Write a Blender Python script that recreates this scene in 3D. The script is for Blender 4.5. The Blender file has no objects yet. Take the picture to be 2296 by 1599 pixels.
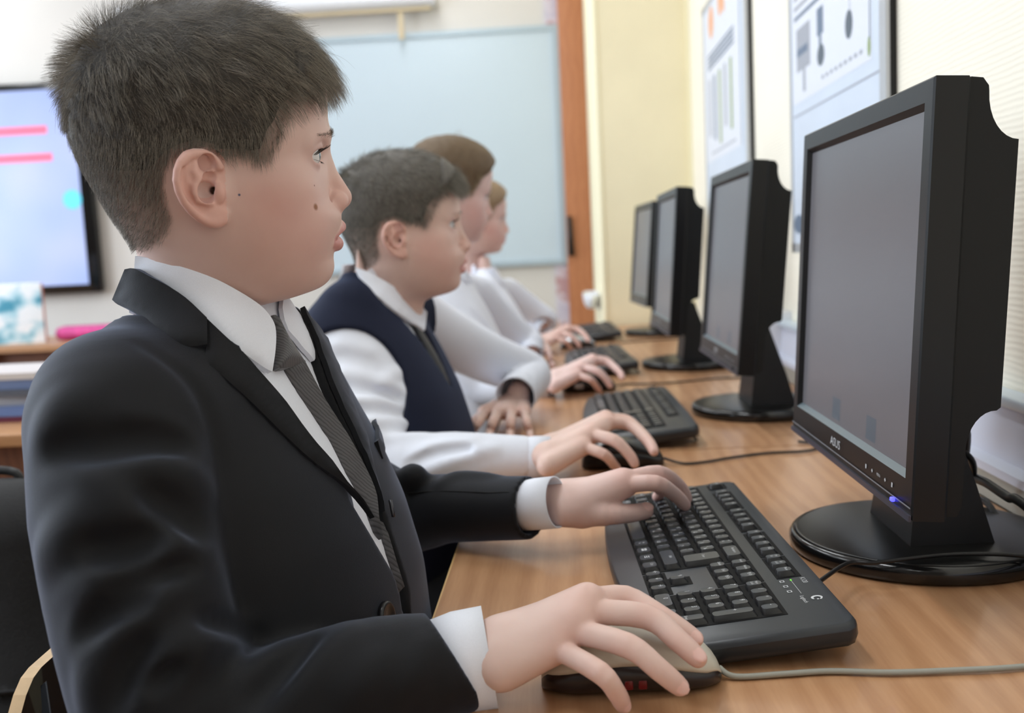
import bpy, math, random
import numpy as np
from mathutils import Vector, Matrix
random.seed(7)
RNG = np.random.default_rng(11)
PI = math.pi
sc = bpy.context.scene
COL = sc.collection

# ------------------------------------------------------------------ camera
IW, IH, FP = 2296.0, 1599.0, 2240.0
CAM = np.array([0.0, 0.0, 1.035])
DESK = 0.72
def nrm(v):
    v = np.asarray(v, float)
    return v / np.linalg.norm(v)
_y = nrm([(1258 - IW / 2) / FP, (555 - IH / 2) / FP, 1.0])
_z = np.cross([1.0, -0.048, 0.0], _y)
_z = nrm(_z if _z[1] < 0 else -_z)
_x = np.cross(_y, _z)
CX = np.array([_x[0], _y[0], _z[0]])
CY = np.array([_x[1], _y[1], _z[1]])
CZ = np.array([_x[2], _y[2], _z[2]])
def ray(px, py):
    px = np.asarray(px, float)[..., None]; py = np.asarray(py, float)[..., None]
    return (px - IW / 2) / FP * CX + (py - IH / 2) / FP * CY + CZ
def at_y(px, py, Y):
    r = ray(px, py); return CAM + r * (Y / r[..., 1:2])
def at_z(px, py, z):
    r = ray(px, py); return CAM + r * ((z - CAM[2]) / r[..., 2:3])
def at_x(px, py, X):
    r = ray(px, py); return CAM + r * (X / r[..., 0:1])

# ------------------------------------------------------------------ colours and materials
def lin(c, a=1.0):
    o = []
    for v in c[:3]:
        v = v / 255.0
        o.append(v / 12.92 if v <= 0.04045 else ((v + 0.055) / 1.055) ** 2.4)
    return (o[0], o[1], o[2], a)
class NT:
    def __init__(s, name):
        s.m = bpy.data.materials.new(name); s.m.use_nodes = True
        s.t = s.m.node_tree; s.n = s.t.nodes; s.l = s.t.links
        s.b = s.n['Principled BSDF']
        s._tc = None
    def add(s, typ, **kw):
        n = s.n.new(typ)
        for k, v in kw.items():
            setattr(n, k, v)
        return n
    def link(s, a, b): s.l.new(a, b)
    def tc(s, out='Object'):
        if s._tc is None: s._tc = s.add('ShaderNodeTexCoord')
        return s._tc.outputs[out]
    def mapping(s, scale=(1, 1, 1), rot=(0, 0, 0), src=None):
        mp = s.add('ShaderNodeMapping')
        mp.inputs['Scale'].default_value = scale; mp.inputs['Rotation'].default_value = rot
        s.link(src or s.tc(), mp.inputs['Vector']); return mp.outputs[0]
    def noise(s, scale, detail=4, vec=None, rough=0.5, dist=0.0):
        n = s.add('ShaderNodeTexNoise'); n.inputs['Scale'].default_value = scale
        n.inputs['Detail'].default_value = detail; n.inputs['Roughness'].default_value = rough
        n.inputs['Distortion'].default_value = dist
        s.link(vec or s.tc(), n.inputs['Vector']); return n.outputs['Fac']
    def ramp(s, fac, stops):
        r = s.add('ShaderNodeValToRGB'); e = r.color_ramp.elements
        while len(e) < len(stops): e.new(0.5)
        for k, (p, c) in enumerate(stops):
            e[k].position = p; e[k].color = c
        s.link(fac, r.inputs[0]); return r.outputs[0]
    def mix(s, fac, a, b, mode='MIX'):
        n = s.add('ShaderNodeMix', data_type='RGBA', blend_type=mode)
        for sock, v in ((n.inputs['Factor'], fac), (n.inputs[6], a), (n.inputs[7], b)):
            if hasattr(v, 'is_linked') or hasattr(v, 'links'): s.link(v, sock)
            else: sock.default_value = v
        return n.outputs[2]
    def bump(s, h, strength=0.3, dist=0.002):
        b = s.add('ShaderNodeBump'); b.inputs['Strength'].default_value = strength
        b.inputs['Distance'].default_value = dist
        s.link(h, b.inputs['Height']); s.link(b.outputs[0], s.b.inputs['Normal'])
    def set(s, **kw):
        for k, v in kw.items():
            s.b.inputs[k.replace('_', ' ')].default_value = v
        return s
def mat(name, c, rough=0.5, metal=0.0, spec=0.5, var=0.0, scale=30.0, bump=0.0, bscale=200.0, bdist=0.001, sheen=0.0, coat=0.0, emit=None, estr=1.0):
    t = NT(name)
    t.set(Roughness=rough, Metallic=metal, Specular_IOR_Level=spec, Sheen_Weight=sheen, Coat_Weight=coat)
    col = lin(c)
    if var > 0:
        d = tuple(max(0, v * (1 - var)) for v in col[:3]) + (1,)
        e = tuple(min(1, v * (1 + var)) for v in col[:3]) + (1,)
        t.link(t.ramp(t.noise(scale), [(0.3, d), (0.7, e)]), t.b.inputs['Base Color'])
    else:
        t.b.inputs['Base Color'].default_value = col
    if bump > 0: t.bump(t.noise(bscale, 3), bump, bdist)
    if emit:
        t.b.inputs['Emission Color'].default_value = lin(emit); t.b.inputs['Emission Strength'].default_value = estr
    return t.m

# ------------------------------------------------------------------ objects
def link(o, parent=None):
    COL.objects.link(o)
    if parent is not None: o.parent = parent
    return o
def thing(name, label, cat, loc=(0, 0, 0), rz=0.0, group=None):
    o = bpy.data.objects.new(name, None); o.empty_display_size = 0.05
    o.location = loc; o.rotation_euler = (0, 0, rz)
    o['label'] = label; o['category'] = cat
    if group: o['group'] = group
    return link(o)
def tag(o, label, cat, group=None):
    o['label'] = label; o['category'] = cat
    if group: o['group'] = group
    return o
def from_arrays(name, V, F, mats, parent=None, smooth=True, cols=None, fm=None, loc=None):
    """V (n,3); F (m,3|4) array or list of polygons"""
    me = bpy.data.meshes.new(name)
    V = np.ascontiguousarray(V, dtype=np.float32)
    if isinstance(F, np.ndarray):
        k = F.shape[1]; n = len(F)
        me.vertices.add(len(V)); me.vertices.foreach_set('co', V.ravel())
        me.loops.add(n * k); me.loops.foreach_set('vertex_index', np.ascontiguousarray(F, dtype=np.int32).ravel())
        me.polygons.add(n)
        me.polygons.foreach_set('loop_start', np.arange(0, n * k, k, dtype=np.int32))
        me.update(calc_edges=True)
    else:
        me.from_pydata([tuple(map(float, v)) for v in V], [], [tuple(map(int, f)) for f in F]); me.update()
    if not isinstance(mats, (list, tuple)): mats = [mats]
    for m in mats: me.materials.append(m)
    if fm is not None: me.polygons.foreach_set('material_index', np.asarray(fm, dtype=np.int32))
    me.polygons.foreach_set('use_smooth', np.full(len(me.polygons), bool(smooth)))
    if cols is not None:
        ca = me.color_attributes.new('Col', 'FLOAT_COLOR', 'POINT')
        c4 = np.ones((len(V), 4), np.float32); c4[:, :3] = cols
        ca.data.foreach_set('color', c4.ravel())
    me.validate(); me.update()
    o = bpy.data.objects.new(name, me)
    if loc is not None: o.location = loc
    return link(o, parent)
class MB:
    """collects shapes, builds ONE mesh object"""
    def __init__(s): s.V = []; s.F = []; s.M = []; s.S = []
    def poly(s, V, F, m=0, smooth=False):
        b = len(s.V); s.V += [tuple(map(float, v)) for v in V]
        for f in F:
            s.F.append(tuple(i + b for i in f)); s.M.append(m); s.S.append(smooth)
        return s
    def box(s, x0, x1, y0, y1, z0, z1, m=0, bev=0.0):
        if bev <= 0:
            V = [(x, y, z) for z in (z0, z1) for y in (y0, y1) for x in (x0, x1)]
            return s.poly(V, [(0, 2, 3, 1), (4, 5, 7, 6), (0, 1, 5, 4), (2, 6, 7, 3), (0, 4, 6, 2), (1, 3, 7, 5)], m)
        return s.rbox(x0, x1, y0, y1, z0, z1, bev, m)
    def rbox(s, x0, x1, y0, y1, z0, z1, r, m=0, seg=3):
        bm = __import__('bmesh').new()
        import bmesh
        bmesh.ops.create_cube(bm, size=1.0)
        for v in bm.verts:
            v.co = Vector(((x0 + x1) / 2 + v.co.x * (x1 - x0), (y0 + y1) / 2 + v.co.y * (y1 - y0), (z0 + z1) / 2 + v.co.z * (z1 - z0)))
        bmesh.ops.bevel(bm, geom=list(bm.edges), offset=r, segments=seg, affect='EDGES', profile=0.5)
        bm.verts.index_update()
        s.poly([v.co[:] for v in bm.verts], [[v.index for v in f.verts] for f in bm.faces], m, True)
        bm.free(); return s
    def prism(s, pts2, axis, a0, a1, m=0, smooth=False, caps=True):
        """pts2 outline in the two other axes, extruded along axis"""
        n = len(pts2); V = []
        for a in (a0, a1):
            for p in pts2:
                if axis == 'x': V.append((a, p[0], p[1]))
                elif axis == 'y': V.append((p[0], a, p[1]))
                else: V.append((p[0], p[1], a))
        s.poly(V, [(i, (i + 1) % n, n + (i + 1) % n, n + i) for i in range(n)], m, smooth)
        if caps: s.poly(V, [tuple(range(n))[::-1], tuple(range(n, 2 * n))], m)
        return s
    def rings(s, R, m=0, smooth=True, cap0=True, cap1=True, closed=True):
        """list of rings of equal length"""
        n = len(R[0]); V = [p for r in R for p in r]; F = []
        for i in range(len(R) - 1):
            for j in range(n if closed else n - 1):
                k = (j + 1) % n
                F.append((i * n + j, i * n + k, (i + 1) * n + k, (i + 1) * n + j))
        if cap0: F.append(tuple(range(n))[::-1])
        if cap1: F.append(tuple(range((len(R) - 1) * n, len(R) * n)))
        return s.poly(V, F, m, smooth)
    def lathe(s, prof, c=(0, 0, 0), n=32, m=0, sx=1.0, sy=1.0):
        R = [[(c[0] + r * sx * math.cos(2 * PI * j / n), c[1] + r * sy * math.sin(2 * PI * j / n), c[2] + z) for j in range(n)] for r, z in prof]
        return s.rings(R, m)
    def tube(s, pts, r, n=8, m=0, up=None, flat=1.0):
        P = [np.asarray(p, float) for p in pts]; R = []
        rr = r if hasattr(r, '__len__') else [r] * len(P)
        prev = None
        for i, p in enumerate(P):
            t = nrm(P[min(i + 1, len(P) - 1)] - P[max(i - 1, 0)])
            if prev is None:
                a = np.array(up if up is not None else ([0, 0, 1] if abs(t[2]) < 0.9 else [1, 0, 0]), float)
            else: a = prev
            a = nrm(a - t * np.dot(a, t)); prev = a; b = np.cross(t, a)
            R.append([p + rr[i] * (flat * math.cos(2 * PI * j / n) * a + math.sin(2 * PI * j / n) * b) for j in range(n)])
        return s.rings(R, m)
    def build(s, name, mats, parent=None, loc=None):
        me = bpy.data.meshes.new(name); me.from_pydata(s.V, [], s.F)
        if not isinstance(mats, (list, tuple)): mats = [mats]
        for mm in mats: me.materials.append(mm)
        me.polygons.foreach_set('material_index', s.M); me.polygons.foreach_set('use_smooth', s.S)
        me.validate(); me.update()
        import bmesh
        bm = bmesh.new(); bm.from_mesh(me); bmesh.ops.recalc_face_normals(bm, faces=bm.faces); bm.to_mesh(me); bm.free()
        o = bpy.data.objects.new(name, me)
        if loc is not None: o.location = loc
        return link(o, parent)
def spline(pts, n=8):
    """Catmull-Rom through pts"""
    P = [np.asarray(p, float) for p in pts]; out = []
    for i in range(len(P) - 1):
        p0, p1, p2, p3 = P[max(i - 1, 0)], P[i], P[i + 1], P[min(i + 2, len(P) - 1)]
        for k in range(n):
            t = k / n
            out.append(0.5 * ((2 * p1) + (-p0 + p2) * t + (2 * p0 - 5 * p1 + 4 * p2 - p3) * t * t + (-p0 + 3 * p1 - 3 * p2 + p3) * t ** 3))
    out.append(P[-1]); return out
def copy_tree(o, parent=None):
    c = o.copy(); COL.objects.link(c); c.parent = parent
    for ch in list(o.children): copy_tree(ch, c)
    return c
def struct(o):
    o['kind'] = 'structure'; return o

# ------------------------------------------------------------------ text outlines (evaluated once)
_texts = {}
def want_text(key, s, size, res=2):
    cu = bpy.data.curves.new('t', 'FONT'); cu.body = s; cu.size = size; cu.align_x = 'CENTER'; cu.align_y = 'CENTER'; cu.resolution_u = res
    o = bpy.data.objects.new('t', cu); COL.objects.link(o); _texts[key] = o
def bake_texts():
    dg = bpy.context.evaluated_depsgraph_get(); dg.update()
    for k, o in list(_texts.items()):
        me = bpy.data.meshes.new_from_object(o.evaluated_get(dg))
        V = [v.co[:] for v in me.vertices]; F = [tuple(p.vertices) for p in me.polygons]
        _texts[k] = (V, F)
        cu = o.data; bpy.data.objects.remove(o); bpy.data.curves.remove(cu); bpy.data.meshes.remove(me)
def text_on(mb, key, org, right, upv, m, lift=0.0):
    V, F = _texts[key]; org = np.asarray(org, float); right = np.asarray(right, float); upv = np.asarray(upv, float)
    n = np.cross(right, upv)
    mb.poly([org + v[0] * right + v[1] * upv + n * lift for v in V], F, m)

# ------------------------------------------------------------------ signed distance sculpting
class Vol:
    def __init__(s, lo, hi, h):
        s.lo = np.asarray(lo, float); s.h = h
        s.n = np.ceil((np.asarray(hi, float) - s.lo) / h - 1e-4).astype(int) + 1
        s.ax = [(s.lo[i] + h * np.arange(s.n[i])).astype(np.float32) for i in range(3)]
        s.D = np.full(s.n, 0.3, np.float32)
    def box(s, lo, hi, pad):
        sl = []
        for i in range(3):
            a = int(max(0, math.floor((lo[i] - pad - s.lo[i]) / s.h))); b = int(min(s.n[i], math.ceil((hi[i] + pad - s.lo[i]) / s.h) + 1))
            if b <= a: return None
            sl.append(slice(a, b))
        return tuple(sl)
    def grid(s, sl):
        return s.ax[0][sl[0]][:, None, None], s.ax[1][sl[1]][None, :, None], s.ax[2][sl[2]][None, None, :]
    def op(s, fn, lo, hi, k=0.0, mode='add', m=0.0):
        sl = s.box(lo, hi, k + 4 * s.h + m)
        if sl is None: return s
        d = fn(*s.grid(sl)).astype(np.float32); D = s.D[sl]
        if mode == 'add':
            r = np.minimum(D, d)
            if k > 0: r -= np.maximum(k - np.abs(D - d), 0) ** 2 / (4 * k)
        else:
            d = -d
            r = np.maximum(D, d)
            if k > 0: r += np.maximum(k - np.abs(D - d), 0) ** 2 / (4 * k)
        s.D[sl] = r; return s
    def cone(s, a, b, ra, rb, k=0.0, mode='add'):
        a = np.asarray(a, float); b = np.asarray(b, float); ab = b - a; L = float(ab @ ab) + 1e-12
        def fn(x, y, z):
            t = np.clip(((x - a[0]) * ab[0] + (y - a[1]) * ab[1] + (z - a[2]) * ab[2]) / L, 0, 1)
            return np.sqrt((x - a[0] - t * ab[0]) ** 2 + (y - a[1] - t * ab[1]) ** 2 + (z - a[2] - t * ab[2]) ** 2) - (ra + (rb - ra) * t)
        R = max(ra, rb)
        return s.op(fn, np.minimum(a, b) - R, np.maximum(a, b) + R, k, mode)
    def tube(s, P, R, k=0.0, mode='add'):
        P = [np.asarray(p, float) for p in P]; R = R if hasattr(R, '__len__') else [R] * len(P)
        def fn(x, y, z):
            out = None
            for i in range(len(P) - 1):
                a, b = P[i], P[i + 1]; ab = b - a; L = float(ab @ ab) + 1e-12
                t = np.clip(((x - a[0]) * ab[0] + (y - a[1]) * ab[1] + (z - a[2]) * ab[2]) / L, 0, 1)
                d = np.sqrt((x - a[0] - t * ab[0]) ** 2 + (y - a[1] - t * ab[1]) ** 2 + (z - a[2] - t * ab[2]) ** 2) - (R[i] + (R[i + 1] - R[i]) * t)
                out = d if out is None else np.minimum(out, d)
            return out
        A = np.array(P); r = max(R)
        return s.op(fn, A.min(0) - r, A.max(0) + r, k, mode)
    def ell(s, c, r, k=0.0, mode='add', R=None):
        """ellipsoid; R rows are its local axes"""
        c = np.asarray(c, float); r = np.asarray(r, float); R = np.eye(3) if R is None else np.asarray(R, float)
        def fn(x, y, z):
            x = x - c[0]; y = y - c[1]; z = z - c[2]
            q = [R[i][0] * x + R[i][1] * y + R[i][2] * z for i in range(3)]
            k0 = np.sqrt((q[0] / r[0]) ** 2 + (q[1] / r[1]) ** 2 + (q[2] / r[2]) ** 2)
            k1 = np.sqrt((q[0] / r[0] ** 2) ** 2 + (q[1] / r[1] ** 2) ** 2 + (q[2] / r[2] ** 2) ** 2)
            return k0 * (k0 - 1) / np.maximum(k1, 1e-6)
        e = np.sqrt(((R.T * r) ** 2).sum(1))
        return s.op(fn, c - e, c + e, k, mode)
    def sample(s, P):
        P = np.asarray(P, float); q = (P - s.lo) / s.h
        q = np.clip(q, 0, np.array(s.n) - 1.001); i = q.astype(int); f = (q - i).astype(np.float32)
        o = 0
        for dx in (0, 1):
            for dy in (0, 1):
                for dz in (0, 1):
                    w = (f[..., 0] if dx else 1 - f[..., 0]) * (f[..., 1] if dy else 1 - f[..., 1]) * (f[..., 2] if dz else 1 - f[..., 2])
                    o = o + w * s.D[i[..., 0] + dx, i[..., 1] + dy, i[..., 2] + dz]
        return o
    def copy(s):
        c = Vol.__new__(Vol); c.lo = s.lo; c.h = s.h; c.n = s.n; c.ax = s.ax; c.D = s.D.copy(); return c
    def blur(s, n=2, r=2):
        for _ in range(n):
            for ax in range(3):
                P = np.pad(s.D, [(r, r) if i == ax else (0, 0) for i in range(3)], mode='edge'); o = 0
                for k in range(2 * r + 1):
                    sl = [slice(None)] * 3; sl[ax] = slice(k, k + s.n[ax]); o = o + P[tuple(sl)]
                s.D = (o / (2 * r + 1)).astype(np.float32)
        return s
    def normal(s, P, e=None):
        e = e or s.h * 1.5; P = np.asarray(P, float); g = np.zeros(P.shape)
        for i in range(3):
            d = np.zeros(3); d[i] = e
            g[..., i] = s.sample(P + d) - s.sample(P - d)
        return g / np.maximum(np.linalg.norm(g, axis=-1, keepdims=True), 1e-9)
    def march(s, O, Dr, t0, t1, step=None, level=0.0):
        """first surface hit along rays O + t Dr (vectorised); nan where missed"""
        step = step or s.h * 0.7; Dr = np.asarray(Dr, float); sh = Dr.shape[:-1]
        t = np.full(sh, np.nan); prev = None; hi = np.array(s.lo + (np.array(s.n) - 1) * s.h)
        for tt in np.arange(t0, t1, step):
            P = O + Dr * tt
            ins = np.all((P >= s.lo) & (P <= hi), axis=-1)
            d = np.where(ins, s.sample(P) - level, 0.3)
            if prev is not None:
                hit = (d < 0) & (prev >= 0) & np.isnan(t)
                t = np.where(hit, tt - step + step * prev / np.maximum(prev - d, 1e-9), t)
            prev = d
        return t
    def mesh(s, smooth=0):
        D = s.D; neg = D < 0
        c = np.zeros(np.array(s.n) - 1, np.int8)
        for dx in (0, 1):
            for dy in (0, 1):
                for dz in (0, 1):
                    c += neg[dx:s.n[0] - 1 + dx, dy:s.n[1] - 1 + dy, dz:s.n[2] - 1 + dz]
        act = np.argwhere((c > 0) & (c < 8))
        idx = np.full(c.shape, -1, np.int32); idx[tuple(act.T)] = np.arange(len(act))
        acc = np.zeros((len(act), 3), np.float64); cnt = np.zeros(len(act))
        corners = [(x, y, z) for x in (0, 1) for y in (0, 1) for z in (0, 1)]
        for a in corners:
            for ax in range(3):
                if a[ax]: continue
                b = list(a); b[ax] = 1
                da = D[act[:, 0] + a[0], act[:, 1] + a[1], act[:, 2] + a[2]]; db = D[act[:, 0] + b[0], act[:, 1] + b[1], act[:, 2] + b[2]]
                x = (da < 0) != (db < 0); t = np.where(x, da / np.where(x, da - db, 1), 0)
                p = np.repeat(np.array(a, float)[None], len(act), 0); p[:, ax] = t
                acc += p * x[:, None]; cnt += x
        V = s.lo + s.h * (act + acc / np.maximum(cnt, 1)[:, None])
        Q = []
        for ax in range(3):
            o1, o2 = (ax + 1) % 3, (ax + 2) % 3
            sl0 = [slice(None)] * 3; sl1 = [slice(None)] * 3
            sl0[ax] = slice(0, -1); sl1[ax] = slice(1, None)
            A = neg[tuple(sl0)]; B = neg[tuple(sl1)]
            E = np.argwhere(A != B)
            E = E[(E[:, o1] > 0) & (E[:, o2] > 0) & (E[:, o1] < s.n[o1] - 1) & (E[:, o2] < s.n[o2] - 1)]
            if not len(E): continue
            fl = A[tuple(E.T)]
            def I(d1, d2):
                e = E.copy(); e[:, o1] -= d1; e[:, o2] -= d2
                return idx[tuple(e.T)]
            q = np.stack([I(1, 1), I(0, 1), I(0, 0), I(1, 0)], 1)
            q[~fl] = q[~fl][:, ::-1]
            Q.append(q)
        F = np.concatenate(Q)
        F = F[(F >= 0).all(1)]
        for _ in range(smooth):
            S = np.zeros_like(V); N = np.zeros(len(V))
            for k in range(4):
                a = F[:, k]; b = F[:, (k + 1) % 4]
                for i in range(3):
                    S[:, i] += np.bincount(a, V[b, i], len(V)) + np.bincount(b, V[a, i], len(V))
                N += np.bincount(a, minlength=len(V)) + np.bincount(b, minlength=len(V))
            V = 0.5 * V + 0.5 * S / np.maximum(N, 1)[:, None]
        return V, F
def largest(V, F):
    """keep the biggest connected island"""
    lab = np.arange(len(V))
    while True:
        m = lab[F].min(1); new = lab.copy()
        for k in range(4): np.minimum.at(new, F[:, k], m)
        new = new[new]
        if (new == lab).all(): break
        lab = new
    u, c = np.unique(lab[F[:, 0]], return_counts=True)
    keep = lab == u[c.argmax()]
    mp = np.cumsum(keep) - 1
    return V[keep], mp[F[keep[F[:, 0]]]]
def inpoly(x, y, P):
    P = np.asarray(P, float); x = np.asarray(x); y = np.asarray(y); r = np.zeros(np.broadcast(x, y).shape, bool)
    for i in range(len(P)):
        x0, y0 = P[i - 1]; x1, y1 = P[i]
        c = ((y0 > y) != (y1 > y)) & (x < (x1 - x0) * (y - y0) / (y1 - y0 + 1e-12) + x0)
        r ^= c
    return r
def polydist(x, y, P):
    """unsigned distance to a closed outline"""
    P = np.asarray(P, float); d = np.full(np.shape(x), 1e9)
    for i in range(len(P)):
        a = P[i - 1]; b = P[i]; ab = b - a; L = ab @ ab + 1e-12
        t = np.clip(((x - a[0]) * ab[0] + (y - a[1]) * ab[1]) / L, 0, 1)
        d = np.minimum(d, np.hypot(x - a[0] - t * ab[0], y - a[1] - t * ab[1]))
    return d
def smooth01(a, b, x):
    t = np.clip((x - a) / (b - a), 0, 1); return t * t * (3 - 2 * t)
# ================================================================== text wanted
KROWS = {}
def _legends():
    n = ['`~Ё', '1!', '2@"', '3#№', '4$;', '5%', '6^:', '7&?', '8*', '9(', '0)', '-_', '=+']
    q = ['QЙ', 'WЦ', 'EУ', 'RК', 'TЕ', 'YН', 'UГ', 'IШ', 'OЩ', 'PЗ', '[Х', ']Ъ']
    a = ['AФ', 'SЫ', 'DВ', 'FА', 'GП', 'HР', 'JО', 'KЛ', 'LД', ';Ж', '\'Э', '\\/']
    z = ['\\', 'ZЯ', 'XЧ', 'CС', 'VМ', 'BИ', 'NТ', 'MЬ', ',Б', '.Ю', '/?']
    K = []
    U = 19.05
    def row(items, x, y, pad=0.0):
        for it in items:
            t, w = it if isinstance(it, tuple) else (it, 1.0)
            K.append((t, x, y, w * U, U)); x += w * U
        return x
    x0 = 11.0
    yF, yN, yQ, yA, yZ, yB = 131.0, 100.5, 81.4, 62.4, 43.3, 24.3
    K.append(('Esc', x0, yF, U, U))
    for g in range(3):
        row(['F%d' % (g * 4 + k + 1) for k in range(4)], x0 + U * (2 + g * 4.5), yF)
    row(['Prt Scr', 'Scr Lock', 'Pause'], x0 + U * 15.25, yF)
    row(n + [('Backspace', 2)], x0, yN)
    row([('Tab', 1.5)] + q, x0, yQ)
    K.append(('Enter', x0 + 13.5 * U, yA, 1.5 * U, 2 * U))
    row([('Caps Lock', 1.5)] + a, x0, yA)
    row([('Shift', 1.25)] + z + [('Shift', 2.75)], x0, yZ)
    row([('Ctrl', 1.25), ('Win', 1.25), ('Alt', 1.25), ('', 6.25), ('Alt Gr', 1.25), ('#win', 1.25), ('#menu', 1.25), ('Ctrl', 1.25)], x0, yB)
    xn = x0 + 15.25 * U
    row(['Insert', 'Home', 'PgUp'], xn, yN); row(['Delete', 'End', 'PgDn'], xn, yQ)
    K.append(('↑', xn + U, yZ, U, U)); row(['←', '↓', '→'], xn, yB)
    xp = x0 + 18.5 * U
    row(['Num Lock', '/', '*', '-'], xp, yN); row(['7', '8', '9'], xp, yQ); row(['4', '5', '6'], xp, yA); row(['1', '2', '3'], xp, yZ)
    row([('0', 2), '.'], xp, yB)
    K.append(('+', xp + 3 * U, yA, U, 2 * U)); K.append(('Enter', xp + 3 * U, yB, U, 2 * U))
    return [(t, 14.0 + (x - 11.0) * .94, y, w * .94, d) for t, x, y, w, d in K]
KEYS = _legends()
for i, (t, *_r) in enumerate(KEYS):
    if not t or t[0] == '#' : continue
    if len(t) == 2 and ord(t[1]) > 1000 or len(t) == 3 and ord(t[2]) > 1000:
        want_text(('k', i, 0), t[0], 5.6); want_text(('k', i, 1), t[-1], 4.8)
    elif len(t) in (2, 3) and not t[0].isalpha():
        want_text(('k', i, 0), t[0], 5.6); want_text(('k', i, 1), t[1], 5.0)
    elif ' ' in t:
        a_, b_ = t.split(' '); want_text(('k', i, 0), a_, 3.4); want_text(('k', i, 1), b_, 3.4)
    else:
        want_text(('k', i, 0), t, 6.0 if len(t) == 1 else (3.9 if len(t) < 5 else 3.5))
want_text('K120', 'K120', 6.0); want_text('brand', 'Logitech', 4.6); want_text('ASUS', 'ASUS', 0.0125); want_text('MENU', 'MENU', 0.0036)
bake_texts()

# ================================================================== materials
def wood(name, c1, c2, rough, scale=1.0, coat=0.0, axis='y'):
    t = NT(name); t.set(Roughness=rough, Coat_Weight=coat, Coat_Roughness=0.12)
    s = (9, 1.1, 9) if axis == 'y' else (1.1, 9, 9)
    v = t.mapping(tuple(k * scale for k in s))
    w = t.add('ShaderNodeTexWave', wave_type='BANDS', bands_direction='X' if axis == 'y' else 'Y')
    w.inputs['Scale'].default_value = 1.4; w.inputs['Distortion'].default_value = 9; w.inputs['Detail'].default_value = 4; w.inputs['Detail Scale'].default_value = 0.9
    t.link(v, w.inputs['Vector'])
    fine = t.noise(26, 5, t.mapping((14 * scale, 0.9 * scale, 14) if axis == 'y' else (0.9 * scale, 14 * scale, 14)))
    big = t.noise(1.2, 3, v)
    base = t.ramp(w.outputs['Fac'], [(0.15, lin(c1)), (0.85, lin(c2))])
    base = t.mix(0.45, base, t.ramp(fine, [(0.25, lin(c1)), (0.75, lin(c2))]))
    base = t.mix(0.3, base, t.ramp(big, [(0.3, lin(c1)), (0.7, lin(c2))]))
    t.link(base, t.b.inputs['Base Color'])
    t.bump(fine, 0.04, 0.0006)
    return t.m
M = {}
M['desk'] = wood('beech desk laminate', (176, 128, 90), (205, 158, 118), 0.36, 1.0, 0.25)
M['deskx'] = wood('beech laminate crosswise', (165, 118, 78), (198, 150, 108), 0.4, 1.0, 0.1, 'x')
M['edge'] = mat('pale edge band', (214, 178, 122), 0.45)
M['browndesk'] = wood('brown panel', (104, 62, 38), (134, 84, 54), 0.5, 1.0)
M['orangewood'] = wood('orange brown wood', (168, 106, 70), (190, 128, 88), 0.45, 0.6)
def wallpaper(name, c):
    t = NT(name); t.set(Roughness=0.75, Specular_IOR_Level=0.25)
    w = t.add('ShaderNodeTexWave', wave_type='BANDS', bands_direction='Z')
    w.inputs['Scale'].default_value = 42; w.inputs['Distortion'].default_value = 2.5; w.inputs['Detail'].default_value = 2; w.inputs['Detail Scale'].default_value = 1.5
    t.link(t.mapping((1, 0.35, 1)), w.inputs['Vector'])
    n = t.noise(3, 3)
    d = tuple(v * 0.95 for v in lin(c)[:3]) + (1,)
    t.link(t.ramp(n, [(0.3, d), (0.7, lin(c))]), t.b.inputs['Base Color'])
    t.bump(w.outputs['Fac'], 0.22, 0.0015)
    return t.m
M['cream'] = wallpaper('cream ribbed wallpaper', (244, 238, 222))
M['pier'] = mat('pale yellow paint', (243, 232, 198), 0.7, var=0.03, scale=4)
M['pieredge'] = mat('light yellow paint', (246, 238, 205), 0.7)
M['backwall'] = mat('warm white wall paint', (212, 208, 203), 0.8, var=0.02, scale=2, bump=0.1)
M['ceil'] = mat('white ceiling paint', (240, 240, 238), 0.9, var=0.01, scale=3)
M['floor'] = mat('brown linoleum', (120, 92, 70), 0.5, var=0.12, scale=8)
t = NT('lavender mottled paper'); t.set(Roughness=0.7)
t.link(t.ramp(t.noise(14, 4), [(0.42, lin((196, 192, 208))), (0.5, lin((214, 208, 218))), (0.62, lin((186, 150, 152)))]), t.b.inputs['Base Color']); M['lavender'] = t.m
M['white'] = mat('white plastic', (232, 234, 240), 0.35)
M['board'] = mat('whiteboard enamel', (196, 211, 222), 0.3, var=0.015, scale=1.5)
M['boardframe'] = mat('grey aluminium board frame', (176, 192, 202), 0.4, 0.3)
M['rail'] = mat('tan screen housing', (198, 182, 152), 0.6)
M['black'] = mat('matte black plastic', (17, 17, 19), 0.42, spec=.4, bump=0.08, bscale=900, bdist=0.0003)
M['blackgloss'] = mat('gloss black plastic', (10, 10, 11), 0.12)
M['bezel'] = mat('black monitor plastic', (14, 14, 16), 0.33, spec=.35, bump=0.06, bscale=1200, bdist=0.0003)
M['basetop'] = mat('satin black base', (20, 20, 21), 0.14, spec=.6)
M['basedisc'] = mat('satin black disc', (22, 22, 23), 0.3, spec=.5)
M['chamfer'] = mat('bezel lip painted reflection', (96, 110, 116), 0.35)  # bluish reflection on the lower lip, put into its colour
M['mark'] = mat('light print', (205, 207, 210), 0.5)
M['led'] = mat('blue power light', (60, 60, 255), 0.4, emit=(70, 70, 255), estr=3.0)
M['greenled'] = mat('green lock light', (110, 210, 60), 0.4, emit=(110, 210, 60), estr=0.8)
t = NT('grey lit screen'); t.set(Roughness=0.3, Specular_IOR_Level=0.6)
t.b.inputs['Base Color'].default_value = lin((40, 40, 44)); t.b.inputs['Emission Color'].default_value = lin((128, 127, 134)); t.b.inputs['Emission Strength'].default_value = 0.38; M['screen'] = t.m
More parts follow.
